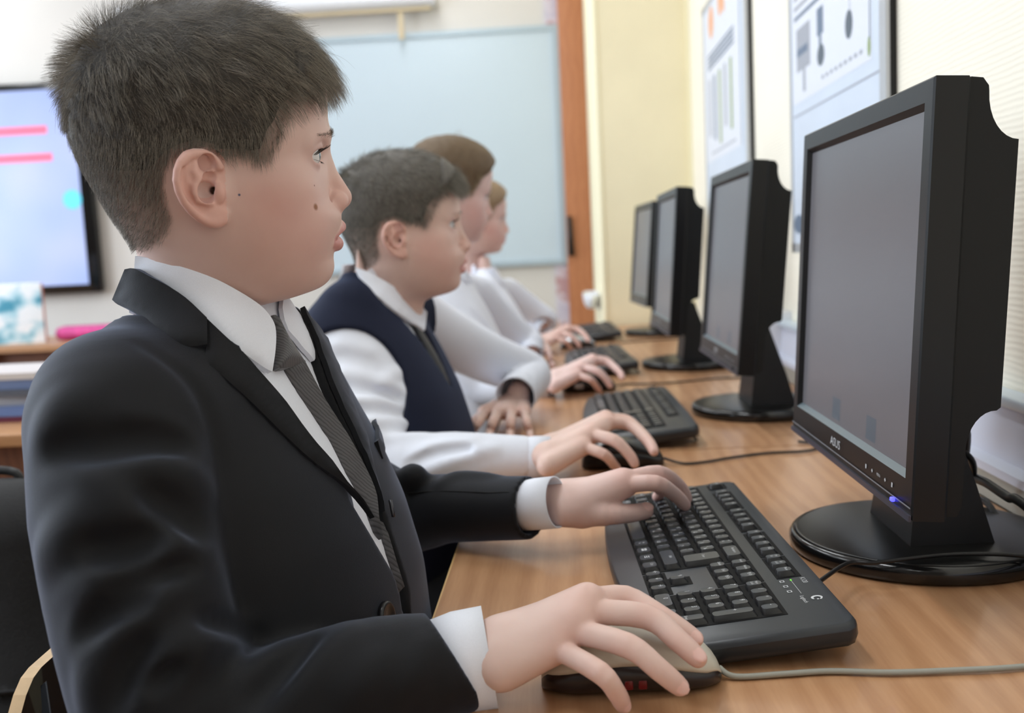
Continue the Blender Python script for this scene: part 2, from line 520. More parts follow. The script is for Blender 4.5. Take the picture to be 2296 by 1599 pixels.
M['icon'] = mat('blue grey desktop icon', (50, 58, 66), 0.3, emit=(78, 88, 98), estr=0.55)
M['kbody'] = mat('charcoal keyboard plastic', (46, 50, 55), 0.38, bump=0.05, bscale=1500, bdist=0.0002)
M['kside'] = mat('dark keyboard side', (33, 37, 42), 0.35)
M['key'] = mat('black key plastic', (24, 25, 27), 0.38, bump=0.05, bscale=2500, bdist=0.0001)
M['keytop'] = mat('key top painted sheen', (58, 65, 73), 0.32); M['well'] = mat('black key well', (12, 12, 13), .7, spec=.2)  # key tops lighter than the sides: reflected sheen put into their colour
M['legend'] = mat('white key legend', (214, 217, 220), 0.5)
M['cable'] = mat('black cable', (20, 20, 22), 0.45)
M['greycable'] = mat('grey cable', (158, 158, 148), 0.5)
M['beige'] = mat('beige mouse shell', (205, 199, 184), 0.35)
M['mousedark'] = mat('dark mouse side', (38, 30, 29), 0.3)
M['redglow'] = mat('red mouse window', (60, 10, 11), 0.2, emit=(150, 16, 20), estr=0.10)
M['mouseblack'] = mat('black mouse', (20, 20, 21), 0.28)
M['silver'] = mat('silver mouse side', (190, 195, 200), 0.25, 0.6)

# ================================================================== room shell
XW, YB, XL, YF, ZC = 0.52, 5.2, -5.2, -3.0, 3.0
def wall(name, m, *boxes):
    b = MB()
    for q in boxes: b.box(*q)
    return struct(b.build(name, m))
wall('floor', M['floor'], (XL - .1, 1.2, YF - .1, YB + .2, -0.05, 0))
wall('ceiling', M['ceil'], (XL - .1, 1.2, YF - .1, YB + .2, ZC, ZC + .05))
wall('wall_right', M['cream'], (XW, XW + .12, YF, 3.95, 0, ZC))
wall('wall_back', M['backwall'], (XL, 0.9, YB, YB + .12, 0, ZC))
M['frontwall'] = mat('unseen dark wall', (128, 120, 112), .8)  # unseen wall behind the camera, darkened to cut bounced light
wall('wall_front', M['frontwall'], (XL, XW, YF - .12, YF, 0, ZC))
WIN = [(-2.2, -0.3), (0.4, 2.3), (3.0, 4.8)]
wb = [(XL - .12, XL, YF, YB, 0, .9), (XL - .12, XL, YF, YB, 2.7, ZC)]
ys = [YF] + [v for w in WIN for v in w] + [YB]
for k in range(0, len(ys), 2): wb.append((XL - .12, XL, ys[k], ys[k + 1], .9, 2.7))
wall('wall_left', M['backwall'], *wb)
for k, (a, c) in enumerate(WIN):
    b = MB()
    for y in (a, (a + c) / 2 - .03, c - .06): b.box(XL - .09, XL - .03, y, y + .06, .9, 2.7)
    b.box(XL - .09, XL - .03, a, c, .9, .96); b.box(XL - .09, XL - .03, a, c, 2.64, 2.7)
    struct(b.build('window_%d' % (k + 1), M['white']))
b = MB(); b.box(0.172, XW, 3.95, 4.03, 0, ZC, 0); b.box(XW, 0.9, 3.9501, 4.03, 0, ZC, 0)
b.box(0.16, 0.172, 3.945, YB, 0, ZC, 1)
struct(b.build('wall_pier', [M['pier'], M['pieredge']]))
b = MB(); b.box(XW - .012, XW, 3.925, 3.95, 0, ZC); struct(b.build('trim_1', M['pieredge']))
b = MB(); b.box(-0.035, 0.03, YB - .012, YB, 0, ZC); struct(b.build('trim_2', M['lavender']))
b = MB(); b.box(0.03, 0.159, YB - .06, YB, 0.0, ZC, bev=0.006); struct(b.build('trim_3', M['orangewood']))

# whiteboard, roller screen, wall display
wbd = thing('whiteboard', 'pale blue whiteboard with a thin grey frame on the back wall', 'whiteboard', (-0.9, YB, 1.55))
b = MB(); b.box(-0.87, 0.9, -0.02, -0.004, -0.575, 0.575); b.build('writing_surface', M['board'], wbd)
b = MB()
for q in ((-.9, .93, .575, .6), (-.9, .93, -.6, -.575)): b.box(q[0], q[1], -.03, -.002, q[2], q[3])
for q in ((-.9, -.87), (.9, .93)): b.box(q[0], q[1], -.03, -.002, -.575, .575)
b.build('frame', M['boardframe'], wbd)
b = MB(); b.rbox(-.2, .5, -.06, -.03, -.6, -.585, .004); b.build('pen_tray', M['boardframe'], wbd)
rs = thing('projection_screen', 'rolled up projection screen with tan housing above the whiteboard', 'projection screen', (-1.2, YB - .05, 2.315))
b = MB(); b.prism([(0.05 * math.cos(a), 0.045 * math.sin(a)) for a in np.linspace(0, 2 * PI, 20)[:-1]], 'x', -1.0, 0.62, smooth=True); b.build('housing', M['white'], rs)
b = MB(); b.rbox(-.98, .6, -.022, .0, -.066, -.048, .004); b.build('bottom_bar', M['rail'], rs)
b = MB(); b.box(.43, .458, -.012, -.008, -.2, -.066); b.build('pull_strap', M['rail'], rs)
hp = MB().tube([(0.048, YB - .0725, 1.19), (0.052, YB - .0765, .99)], [.012, .016], 10).build('board_marker', M['black']); tag(hp, 'dark slim pointer hanging beside the right edge of the whiteboard', 'pointer')

tv = thing('wall_display', 'large wall display with black frame showing a lavender slide with red bars', 'display', (-3.36, YB, 1.463))
t = NT('lavender slide'); t.set(Roughness=0.25)
g = t.add('ShaderNodeTexGradient'); t.link(t.mapping((1, 1, 1), (0, PI / 2, 0), t.tc('Object')), g.inputs[0])
nz = t.noise(1.3, 2)
t.b.inputs['Base Color'].default_value = lin((20, 20, 24))
t.link(t.ramp(nz, [(0.35, lin((150, 166, 232))), (0.5, lin((170, 190, 246))), (0.66, lin((196, 204, 244)))]), t.b.inputs['Emission Color']); t.b.inputs['Emission Strength'].default_value = 0.95
M['slide'] = t.m
b = MB(); b.rbox(-.95, .95, -.07, -.02, -.545, .545, .012); b.build('frame', M['blackgloss'], tv)
b = MB(); b.box(-.905, .885, -.074, -.069, -.5, .505, 0)
b.box(-.6, .74, -.0755, -.074, .283, .323, 1); b.box(-.55, .755, -.0755, -.074, .143, .183, 1)
b.poly([(.84 + .05 * math.cos(a), -.0757, -.06 + .05 * math.sin(a)) for a in np.linspace(0, 2 * PI, 17)[:-1]], [tuple(range(16))], 2)
b.build('screen', [M['slide'], mat('red bar', (200, 60, 80), .4, emit=(205, 105, 140), estr=.8), mat('teal dot', (60, 160, 180), .4, emit=(90, 180, 205), estr=.9)], tv)

# wash basin on the pier side
bs = thing('wash_basin', 'small white wash basin beside the brown board at the back', 'wash basin', (0.158, 4.45, 0.72))
b = MB(); R = []
for z, s in ((.042, .3), (.046, .55), (.056, .76), (.072, .91), (.092, .99), (.108, 1.0), (.108, .9), (.095, .8), (.07, .55), (.058, .15)):
    R.append([(-.036 + .035 * s * math.cos(a), .24 * s * math.sin(a), z) for a in np.linspace(0, 2 * PI, 25)[:-1]])
b.rings(R); b.build('bowl', M['white'], bs)
b = MB(); b.rbox(-.012, 0, -.15, .15, .04, .112, .005); b.build('mounting_back', M['white'], bs)

# trunking along the wall behind the desks
tr = thing('cable_trunking', 'white wall trunking with grey skirting behind the monitors', 'trunking', (0.5, 0.9, DESK))
b = MB(); b.box(-.016, .0195, -1.6, 1.42, 0.001, .034); b.build('skirting', mat('grey beige metal', (168, 166, 156), .45), tr)
b = MB(); b.prism([(-.02, .034), (-.02, .044), (-.008, .05), (.0, .108), (.004, .112), (.0195, .112), (.0195, .034)], 'y', -1.6, 1.41, 0); b.build('cover', mat('blue white painted metal', (216, 221, 236), .35), tr)
b = MB(); b.rbox(-.012, .0195, -1.6, 1.41, .112, .126, .004); b.build('top_ledge', mat('blue white ledge', (206, 220, 232), .3), tr)
b = MB(); b.prism([(.0195, .02), (-.045, .03), (-.055, .06), (-.04, .115), (-.015, .14), (.0195, .146)], 'y', 1.41, 1.5, 0, True); b.build('end_cap', M['white'], tr)

# posters on the right wall
def poster(y0, y1, z0, z1, label, style):
    p = thing('poster', label, 'poster', (XW, (y0 + y1) / 2, (z0 + z1) / 2), 0, 'framed posters on the right wall')
    hy, hz = (y1 - y0) / 2, (z1 - z0) / 2
    b = MB(); b.box(-.012, -.001, -hy, hy, -hz, hz); b.build('shadow_backing', M['black'], p)  # black rim stands in for the thin shadow beside the frame
    b = MB()
    for q in ((-hy - .004, -hy + .028, -hz, hz), (hy - .02, hy, -hz, hz), (-hy, hy, -hz, -hz + .02), (-hy, hy, hz - .02, hz)):
        b.box(-.018, -.0121, q[0], q[1], q[2], q[3])
    b.build('frame', mat('silver poster frame', (190, 192, 196), .35, .4), p)
    b = MB(); b.box(-.0165, -.0122, -hy + .028, hy - .02, -hz + .02, hz - .02); b.build('board', mat('blue white poster board', (206, 216, 230), .5, var=.02, scale=6), p)
    b = MB(); X = -.0168
    def rect(ya, yb, za, zb, m, dx=0): b.poly([(X - dx, ya, za), (X - dx, yb, za), (X - dx, yb, zb), (X - dx, ya, zb)], [(0, 1, 2, 3)], m)
    def blob(yc, zc, ry, rz, m, dx=.0003): b.poly([(X - dx, yc + ry * math.cos(a), zc + rz * math.sin(a)) for a in np.linspace(0, 2 * PI, 19)[:-1]], [tuple(range(18))], m)
    style(rect, blob, hy, hz)
    b.build('printed_sheet', [M['pw'], M['pg'], M['pb'], M['po'], M['pgr'], M['pd']], p)
M['pw'] = mat('poster paper', (220, 224, 233), .5); M['pg'] = mat('print grey', (160, 164, 174), .5); M['pb'] = mat('print blue grey', (104, 120, 142), .5)
M['po'] = mat('print orange', (232, 170, 130), .5); M['pgr'] = mat('print green', (140, 160, 100), .5); M['pd'] = mat('print slate', (84, 96, 108), .5)
def style_near(rect, blob, hy, hz):
    # a sheet with a few pieces of computer kit on the board
    rect(-hy + .07, hy - .03, -.052, hz - .03, 0)
    for k in range(7): rect(-.02, hy - .05, .135 + .02 * k, .143 + .02 * k, 1, .0003)
    rect(.02, hy - .05, .115, .123, 2, .0003)
    rect(.14, .25, .01, .095, 1, .0003); rect(.16, .245, .04, .055, 2, .0005); rect(.18, .2, -.035, .01, 1, .0003)
    rect(.04, .085, .05, .10, 2, .0003); rect(.055, .072, .03, .05, 2, .0003); blob(.06, .012, .026, .020, 5)
    blob(-.125, .028, .022, .024, 5); rect(-.132, -.129, .05, .24, 1, .0003); rect(-.17, -.168, .07, .18, 1, .0003)
    rect(-hy + .075, -hy + .08, -.02, .25, 2, .0003); blob(-hy + .082, -.03, .008, .016, 4)
    for k in range(9): rect(-.2 + .03 * k, -.185 + .03 * k, -.034, -.027, 1, .0003)
    rect(-hy + .03, hy - .03, -.078, -.075, 1, .0003)
    blob(hy - .06, -.3, .04, .02, 2); blob(hy - .12, -.31, .03, .01, 1)
def style_far(rect, blob, hy, hz):
    rect(-hy + .1, hy - .03, -.10, hz - .03, 0)
    blob(.2, .33, .05, .05, 3); blob(.02, .36, .04, .05, 3); rect(-.06, -.02, .31, .38, 3, .0003)
    for k in range(4): rect(-.2, .28, .19 + .013 * k, .198 + .013 * k, 2, .0003)
    for k, m in enumerate((1, 2, 4, 1, 4)): rect(.24 - .1 * k, .275 - .1 * k, -.02 - .02 * (k % 3), .16, m, .0003)
    for k in range(10): rect(-.2 + .045 * k, -.17 + .045 * k, -.08, -.073, 1, .0003)
    rect(-hy + .085, -hy + .09, -.10, .36, 2, .0003); blob(hy - .06, -.33, .04, .02, 2)
poster(1.58, 2.215, 1.0, 1.72, 'framed poster with computer equipment pictures, nearer one on the cream wall', style_near)
poster(2.70, 3.47, 0.98, 1.80, 'framed poster with orange and green pictures, farther one beside the yellow pier', style_far)

# ================================================================== desks in the row
def row_desk(y0, y1, label):
    d = thing('computer_desk', label, 'desk', (-0.125, (y0 + y1) / 2, 0), 0, 'wooden computer desks along the right wall')
    h = (y1 - y0) / 2
    b = MB(); b.box(.0012, .607, -h, h, .698, DESK, 0); b.build('tabletop', M['desk'], d)
    b = MB(); b.box(-.0006, .0012, -h, h, .698, DESK - .0004, 0); b.build('edge_band', M['edge'], d)
    for s in (-1, 1):
        b = MB(); y = s * (h - .025); b.box(.03, .56, y - .009, y + .009, 0, .698); b.build('side_panel', M['browndesk'], d)
    b = MB(); b.box(.40, .416, -h + .034, h - .034, .3, .698); b.build('back_panel', M['browndesk'], d)
row_desk(-.25, 1.508, 'nearest wooden desk holding the keyboard with the beige mouse')
row_desk(1.512, 2.72, 'middle wooden desk in front of the boy in the navy vest')
row_desk(2.724, 3.94, 'farthest wooden desk in the row by the yellow pier')

# ================================================================== monitors
def tilt(P, a, z0=.08):
    c, s = math.cos(a), math.sin(a)
    return [((p[0]) * c + (p[2] - z0) * s, p[1], -(p[0]) * s + (p[2] - z0) * c + z0) for p in P]
def make_monitor(label, loc, ang, dz=0.0, rz=0.0, lit=False):
    r = thing('monitor', label, 'monitor', loc, rz, 'black monitors in the row')
    W, Z0, Z1 = .204, .077 + dz, .423 + dz; X0 = -.077
    def fin(b, name, m, parent=r):
        b.V = [(p[0] + X0, p[1], p[2]) for p in tilt(b.V, ang, Z0)]
        return b.build(name, m, parent)
    # bezel: frame ring with a sloping inner lip
    b = MB(); sw, st, sb = .0175, .018, .031
    o = [(-W, Z0), (W, Z0), (W, Z1), (-W, Z1)]; i = [(-W + sw, Z0 + sb), (W - sw, Z0 + sb), (W - sw, Z1 - st), (-W + sw, Z1 - st)]
    def ring(a, xa, c, xb, m): b.poly([(xa, *p) for p in a] + [(xb, *p) for p in c], [(k, (k + 1) % 4, 4 + (k + 1) % 4, 4 + k) for k in range(4)], m)
    oc = [(-W + .0015, Z0 + .0015), (W - .0015, Z0 + .0015), (W - .0015, Z1 - .0015), (-W + .0015, Z1 - .0015)]
    ring(oc, 0, i, 0, 0); ring(o, .0015, oc, 0, 0)
    i2 = [(p[0] + (.003 if p[0] < 0 else -.003), p[1] + (.0045 if k < 2 else -.0045)) for k, p in enumerate(i)]
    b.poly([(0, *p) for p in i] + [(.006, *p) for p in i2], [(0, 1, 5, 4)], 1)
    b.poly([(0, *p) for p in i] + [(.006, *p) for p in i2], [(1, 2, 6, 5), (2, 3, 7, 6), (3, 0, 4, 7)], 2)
    ring(o, .0015, o, .026, 0)
    o2 = [(p[0] * .992, p[1] + (.003 if k < 2 else -.002)) for k, p in enumerate(o)]
    ring(o, .026, o2, .028, 0); b.poly([(.028, *p) for p in o2], [(0, 1, 2, 3)], 0)
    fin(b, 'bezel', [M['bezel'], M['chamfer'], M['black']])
    b = MB(); b.poly([(.0058, *p) for p in i2], [(0, 1, 2, 3)], 0)
    for (yy, zz) in ((.042, Z0 + .040), (-.074, Z0 + .040)): b.poly([(.0055, yy + dy, zz + dz) for dy, dz in ((-.014, 0), (.014, 0), (.014, .022), (-.014, .022))], [(0, 1, 2, 3)], 1)
    fin(b, 'screen', [M['screen'], M['icon']])
    # back shell with scooped top and bottom, seen from the side
    pr = [(.028, Z0 + .004), (.036, Z0 + .004), (.0395, Z0 + .012)]
    pr += [(.040 + .0, Z0 + .05)]
    for a in np.linspace(0, PI / 2, 9): pr.append((.062 - .022 * math.cos(a) , Z0 + .058 + .032 * math.sin(a)))
    pr += [(.065, Z0 + .0925), (.066, Z1 - .049)]
    for a in np.linspace(0, PI / 2, 9): pr.append((.066 - .024 * math.sin(a), Z1 - .047 + .036 * (1 - math.cos(a))))
    pr += [(.0415, Z1 - .007), (.037, Z1 - .0012), (.028, Z1 - .0005)]
    b = MB(); b.prism(pr, 'y', -W * .992, W * .992, 0)
    fin(b, 'back_shell', mat('dark back shell', (15, 16, 17), .45, spec=.3, bump=.06, bscale=1000, bdist=.0003) if 'shell' not in M else M['shell'])
    b = MB(); b.poly([(-.0008, y, z) for y, z in ((-W + .001, Z0 + .0095), (W - .001, Z0 + .0095), (W - .001, Z0 + .0108), (-W + .001, Z0 + .0108))], [(0, 1, 2, 3)], 0)
    b.box(-.002, 0, -W, W, Z0 - .0005, Z0 + .0045, 1)
    fin(b, 'lower_strip', [mat('grey strip', (128, 130, 136), .35), mat('slate lip', (58, 58, 72), .3)])
    b = MB(); text_on(b, 'ASUS', (-.0006, .018, Z0 + .0195), (0, -1.25, 0), (0, 0, 1.0), 0)
    fin(b, 'logo', M['mark']); b = MB()
    for k, y in enumerate((-.085, -.103, -.139, -.157)):
        b.poly([(-.0006, y - .0016, Z0 + .0165), (-.0006, y + .0016, Z0 + .0165), (-.0006, y + .0016, Z0 + .0205), (-.0006, y - .0016, Z0 + .0205)] if k in (0, 3) else [(-.0006, y - .002, Z0 + .0185), (-.0006, y, Z0 + .0165), (-.0006, y + .002, Z0 + .0185), (-.0006, y, Z0 + .0205)], [(0, 1, 2, 3)], 0)
    text_on(b, 'MENU', (-.0006, -.121, Z0 + .0185), (0, -1, 0), (0, 0, 1), 0)
    fin(b, 'button_marks', M['mark'])
    b = MB(); b.rbox(-.0035, 0, -.166, -.161, Z0 + .006, Z0 + .0095, .001); fin(b, 'power_light', M['led'] if lit else M['blackgloss'])
    # stand
    b = MB(); R = []
    for f, (x0, x1, hw) in ((0.0, (-.03, .052, .062)), (.4, (-.022, .036, .055)), (1.0, (-.03, .006, .05))):
        z = .014 + f * .15
        R.append([(x0, -hw, z), (x1, -hw * .92, z), (x1, hw * .92, z), (x0, hw, z)])
    b.rings(R, smooth=False); b.build('stand_neck', M['black'], r)
    b = MB(); b.lathe([(.0, .0), (.115, 0), (.1195, .003), (.1205, .008), (.1205, .013), (.1185, .0165), (.1165, .0180)], n=64, sx=1.04, sy=1.02); nr = len(b.F)
    b.lathe([(.1165, .0181), (.112, .0188), (.06, .0202), (0.0002, .0205)], n=64, m=1, sx=1.04, sy=1.02)
    b.build('stand_base', [M['basetop'], M['basedisc']], r)
    return r
M['shell'] = mat('dark back shell', (15, 16, 17), .45, spec=.3, bump=.06, bscale=1000, bdist=.0003)
mon = make_monitor('large black monitor nearest the camera with a blue power light', (.345, .993, DESK), math.radians(3.2), .0085, 0, True)
make_monitor('second black monitor from the camera, in front of the boy in navy vest', (.352, 1.826, DESK), math.radians(5.0), .018, .010)
make_monitor('third black monitor from the camera, before the child with fair swept hair', (.318, 2.545, DESK), math.radians(4.4), .02, .014)
make_monitor('farthest black monitor, by the yellow pier', (.335, 3.50, DESK), math.radians(5.0), .03, .064)

# ================================================================== keyboards
def rrect(x0, x1, y0, y1, r, n=3):
    P = []
    for cx, cy, a0 in ((x1 - r, y1 - r, 0), (x0 + r, y1 - r, 90), (x0 + r, y0 + r, 180), (x1 - r, y0 + r, 270)):
        for k in range(n + 1):
            a = math.radians(a0 + 90 * k / n); P.append((cx + r * math.cos(a), cy + r * math.sin(a)))
    return P
def key_mesh(i, legend=True):
    t, x, y, w, d = KEYS[i]; g = .9
    x0, x1, y0, y1 = x + g, x + w - g, y - 19.05 / 2 + g, y - 19.05 / 2 + d - g
    b = MB(); R = []
    for z, e, ef, eb in ((14.0, 0, 0, 0), (15.2, 0, 0, 0), (21.4, 2.9, .8, 3.4), (22.3, 3.4, 1.3, 3.9)):
        R.append([(p[0], p[1], z) for p in rrect(x0 + e, x1 - e, y0 + ef, y1 - eb, 1.2 + e * .5, 2)])
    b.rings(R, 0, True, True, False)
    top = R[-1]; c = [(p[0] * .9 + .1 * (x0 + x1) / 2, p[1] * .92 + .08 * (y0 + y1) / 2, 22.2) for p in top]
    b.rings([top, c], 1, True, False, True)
    if legend:
        cx, cy = (x0 + x1) / 2, (y0 + y1) / 2 - 1.0
        if ('k', i, 1) in _texts:
            if ' ' in t: q = ((0, 0, 2.2), (1, 0, -1.6))
            elif len(t) >= 2 and ord(t[-1]) > 1000: q = ((0, -2.6, 2.8), (1, 2.4, -2.8))
            else: q = ((0, -2.6, -2.4), (1, -2.6, 3.0))
            for k, dx, dy in q: text_on(b, ('k', i, k), (cx + dx, cy + dy, 22.42), (1, 0, 0), (0, 1, 0), 2)
        elif ('k', i, 0) in _texts:
            one = len(t) == 1
            text_on(b, ('k', i, 0), (cx - (2.6 if one else 0), cy + 1.8, 22.42), (1, 0, 0), (0, 1, 0), 2)
        elif t == '#win':
            for dx in (-1.6, 1.6):
                for dy in (-1.4, 1.4): b.box(cx + dx - 1.3, cx + dx + 1.3, cy + dy - 1.1, cy + dy + 1.1, 22.4, 22.5, 2)
        elif t == '#menu':
            for dy in (-1.8, 0, 1.8): b.box(cx - 2.5, cx + 2.5, cy + dy - .4, cy + dy + .4, 22.4, 22.5, 2)
    b.V = [(p[0] / 1000, p[1] / 1000, p[2] / 1000) for p in b.V]
    return b
def kb_outline(style):
    if style == 'straight':
        P = []
        for k in range(25):
            x = 450 * k / 24; P.append((x, 6 - 17 * math.sin(PI * k / 24) ** .8 if 0 < k < 24 else 12))
        P += [(450, 146), (446, 152), (440, 155), (10, 155), (4, 152), (0, 146)]
    else:
        P = []
        for k in range(25):
            x = 452 * k / 24 - 1; P.append((x, 10 - 24 * math.sin(PI * k / 24) ** .7 if 0 < k < 24 else 30))
        P += [(453, 138), (449, 150), (438, 157), (330, 159), (120, 159), (12, 157), (1, 150), (-3, 138)]
    return P
def make_keyboard(label, loc, rz, style, legends, copy_keys=None):
    r = thing('keyboard', label, 'keyboard', loc, rz, 'black keyboards in the row')
    tl = math.radians(6.0)
    pv = bpy.data.objects.new('pv', None)
    def T(b):
        c, s = math.cos(tl), math.sin(tl)
        b.V = [(p[0], p[1] * c - p[2] * s, p[1] * s + p[2] * c) for p in b.V]; return b
    P = kb_outline(style); n = len(P); cx, cy = 225, 75
    b = MB(); R = []
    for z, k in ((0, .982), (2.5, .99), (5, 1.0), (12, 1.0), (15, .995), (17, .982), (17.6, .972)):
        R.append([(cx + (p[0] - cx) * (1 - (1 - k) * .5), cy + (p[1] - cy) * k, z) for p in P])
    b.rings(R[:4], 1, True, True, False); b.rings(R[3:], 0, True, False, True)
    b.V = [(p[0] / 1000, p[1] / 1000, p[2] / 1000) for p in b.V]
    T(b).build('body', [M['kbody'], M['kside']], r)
    # dark key wells
    b = MB(); U = .01905; x0 = .011
    for (a, c, d, e) in ((x0, x0 + U, .121, .1415), *[(x0 + U * (2 + g * 4.5), x0 + U * (6 + g * 4.5), .121, .1415) for g in range(3)], (x0 + U * 15.25, x0 + U * 18.25, .121, .1415),
                     (x0, x0 + 15 * U, .0142, .1105), (x0 + 15.25 * U, x0 + 18.25 * U, .0715, .1105), (x0 + 18.5 * U, x0 + 22.5 * U, .0142, .1105),
                     (x0 + 15.25 * U, x0 + 18.25 * U, .0142, .0340), (x0 + 16.25 * U, x0 + 17.25 * U, .034, .0535)):
        a, c = .014 + (a - .011) * .94, .014 + (c - .011) * .94
        b.box(a - .0008, c + .0008, d, e, .0150, .0180)
    T(b).build('key_well', M['well'], r)
    if legends:
        b = MB(); up = (0, 1, 0)
        text_on(b, 'K120', (.352, .1405, .0180), (.001, 0, 0), (0, .001, 0), 0); 
        text_on(b, 'brand', (.393, .1295, .0180), (.001, 0, 0), (0, .001, 0), 0)
        # round emblem: crescent with a dot
        ang = np.linspace(.6, 2 * PI - .9, 20); c0 = np.array([.393, .1395])
        o = [(c0[0] + .0045 * math.cos(a), c0[1] + .0045 * math.sin(a), .0180) for a in ang]; q = [(c0[0] + .001 + .003 * math.cos(a), c0[1] + .0028 * math.sin(a), .0180) for a in ang]
        for k in range(19): b.poly([o[k], o[k + 1], q[k + 1], q[k]], [(0, 1, 2, 3)], 0)
        b.box(.3955, .3972, .1388, .1402, .0178, .0181, 0); b.box(.3955, .3972, .1412, .1426, .0178, .0181, 0)
        for k, (x, m) in enumerate(((.349, 1), (.361, 0), (.373, 0))):
            for s in (0, 1): pass
            b.box(x - .0022, x + .0022, .1215, .1222, .0178, .0181, 0); b.box(x - .0022, x + .0022, .1245, .1252, .0178, .0181, 0)
            b.box(x - .0022, x - .0016, .1215, .1252, .0178, .0181, 0); b.box(x + .0016, x + .0022, .1215, .1252, .0178, .0181, 0)
        b.box(.347, .3495, .1303, .1314, .0178, .0183, 1); b.box(.350, .380, .1307, .1310, .0178, .018, 0)
        T(b).build('printed_marks', [M['legend'], M['greenled']], r)
    for x in (.05, .4):
        b = MB(); b.rings([[(x - .011, .148, .001), (x + .011, .148, .001), (x + .011, .144, .001), (x - .011, .144, .001)], [(x - .010, .157, -.0135), (x + .010, .157, -.0135), (x + .010, .153, -.0150), (x - .010, .153, -.0150)]], smooth=False)
        T(b).build('flip_foot', M['black'], r)
    hidden = [k for k, q in enumerate(KEYS) if q[0] in ('Tab', 'Caps Lock', 'Win') or (q[0] == 'Ctrl' and q[1] < 100) or (q[0] == 'Shift' and q[1] < 100)]
    parts = []
    if copy_keys:
        for o in copy_keys:
            c = o.copy(); COL.objects.link(c); c.parent = r
        return r, copy_keys
    rest = MB()
    for k in range(len(KEYS)):
        b = key_mesh(k, legends)
        T(b)
        if k in hidden: rest_off = len(rest.V); rest.V += b.V; rest.F += [tuple(i + rest_off for i in f) for f in b.F]; rest.M += b.M; rest.S += b.S
        else:
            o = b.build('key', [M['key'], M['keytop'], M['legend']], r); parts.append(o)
    o = rest.build('key', [M['key'], M['keytop'], M['legend']], r); o['kind'] = 'stuff'; parts.append(o)
    return r, parts
# user side is -X: keyboard x runs toward the camera (-Y), y runs toward the wall (+X)
KB1 = make_keyboard('black keyboard with white legends under the hand of the boy in the suit', (.038, 1.157, DESK + .0005), -PI / 2 + math.radians(2.0), 'straight', True)
_, plain = make_keyboard('black keyboard with rounded front corners beside the hand of the boy in navy vest', (.038, 1.968, DESK + .0005), -PI / 2 + math.radians(1.0), 'round', False)
make_keyboard('dark grey keyboard before the child with fair swept hair', (.0, 2.845, DESK + .0005), -PI / 2 + math.radians(3), 'straight', False, plain)
make_keyboard('black keyboard on the farthest desk of the row', (.02, 3.725, DESK + .0005), -PI / 2 + math.radians(2), 'straight', False, plain)

# ================================================================== mice
def make_mouse(label, loc, rz, L, W, H, top, low, style):
    r = thing('computer_mouse', label, 'mouse', loc, rz, 'computer mice on the desks')
    n, N = 26, 25
    def wid(u): return W / 2 * (max(0, 1 - abs(2 * u - 1) ** 3.2)) ** .42 * (1.0 - .08 * math.sin(PI * u) ** 2 + .05 * (1 - u))
    def hgt(u): return H * (max(0.0, 1 - abs((u - .43) / (.43 if u < .43 else .57)) ** 2.6)) ** .5 * (1 - .25 * max(0, u - .43)) + .004
    def spl(u): return min(hgt(u) * .72, .014 + .009 * (1 - u) * 0 + .010 * math.sin(PI * min(1, u * 1.1)))
    us = [.5 - .5 * math.cos(PI * (k / (N - 1))) for k in range(N)]; us[0] = .004; us[-1] = .996
    RL, RT = [], []
    for u in us:
        w, h, s = wid(u), hgt(u), spl(u); x = -L / 2 + u * L
        lo = []; 
        for k in range(n + 1):                      # under part: from +w split, down and round to -w split
            a = PI * k / n; lo.append((x, w * math.cos(a) * (1 if abs(math.cos(a)) < .999 else 1), max(.001, s - s * 1.05 * max(0, math.sin(a)) ** .45)))
        RL.append(lo)
        up = []
        for k in range(n + 1):
            a = PI * k / n; ca, sa = math.cos(a), math.sin(a)
            up.append((x, w * math.copysign(abs(ca) ** .72, ca), s + .0004 + (h - s) * max(0, sa) ** .8))
        RT.append(up)
    b = MB(); b.rings(RL, 0, True, True, True, True); b.build('lower_body', low, r)
    b = MB(); b.rings(RT, 0, True, True, True, True); o = b.build('top_shell', top, r)
    b = MB(); xw = L * .24; zc = hgt(.74)
    b.prism([(xw + .010 * math.cos(a), zc - .006 + .010 * math.sin(a)) for a in np.linspace(0, 2 * PI, 21)[:-1]], 'y', -.0035, .0035, 0, True); b.build('scroll_wheel', M['mousedark'] if style == 'beige' else M['silver'], r)
    if style == 'beige':
        b = MB()
        for q in (.47, .545):
            x = -L / 2 + q * L; w = wid(q)
            b.rbox(x - .003, x + .003, -w - .0001, -w + .004, .007, .014, .0012)
        b.build('red_window', M['redglow'], r)
    if style == 'silver':
        b = MB(); b.rbox(-L * .3, -L * .12, -wid(.3) - .0004, -wid(.3) + .006, .008, .022, .003); b.build('side_grip', M['silver'], r)
    return r
make_mouse('two tone beige and dark mouse under the hand of the boy in the suit', (.037, .697, DESK + .0005), math.radians(2), .13, .064, .038, M['beige'], M['mousedark'], 'beige')
make_mouse('black mouse under the hand of the boy in navy vest', (.075, 1.412, DESK + .0005), math.radians(4), .118, .062, .037, M['mouseblack'], M['mouseblack'], 'black')
make_mouse('black mouse with silver side held by the child with fair swept hair', (.048, 2.175, DESK + .0005), math.radians(6), .118, .062, .037, M['mouseblack'], M['mouseblack'], 'silver')
make_mouse('dark mouse with silver end on the farthest desk', (.04, 3.11, DESK + .0005), math.radians(8), .112, .06, .035, M['silver'], M['mouseblack'], 'black')

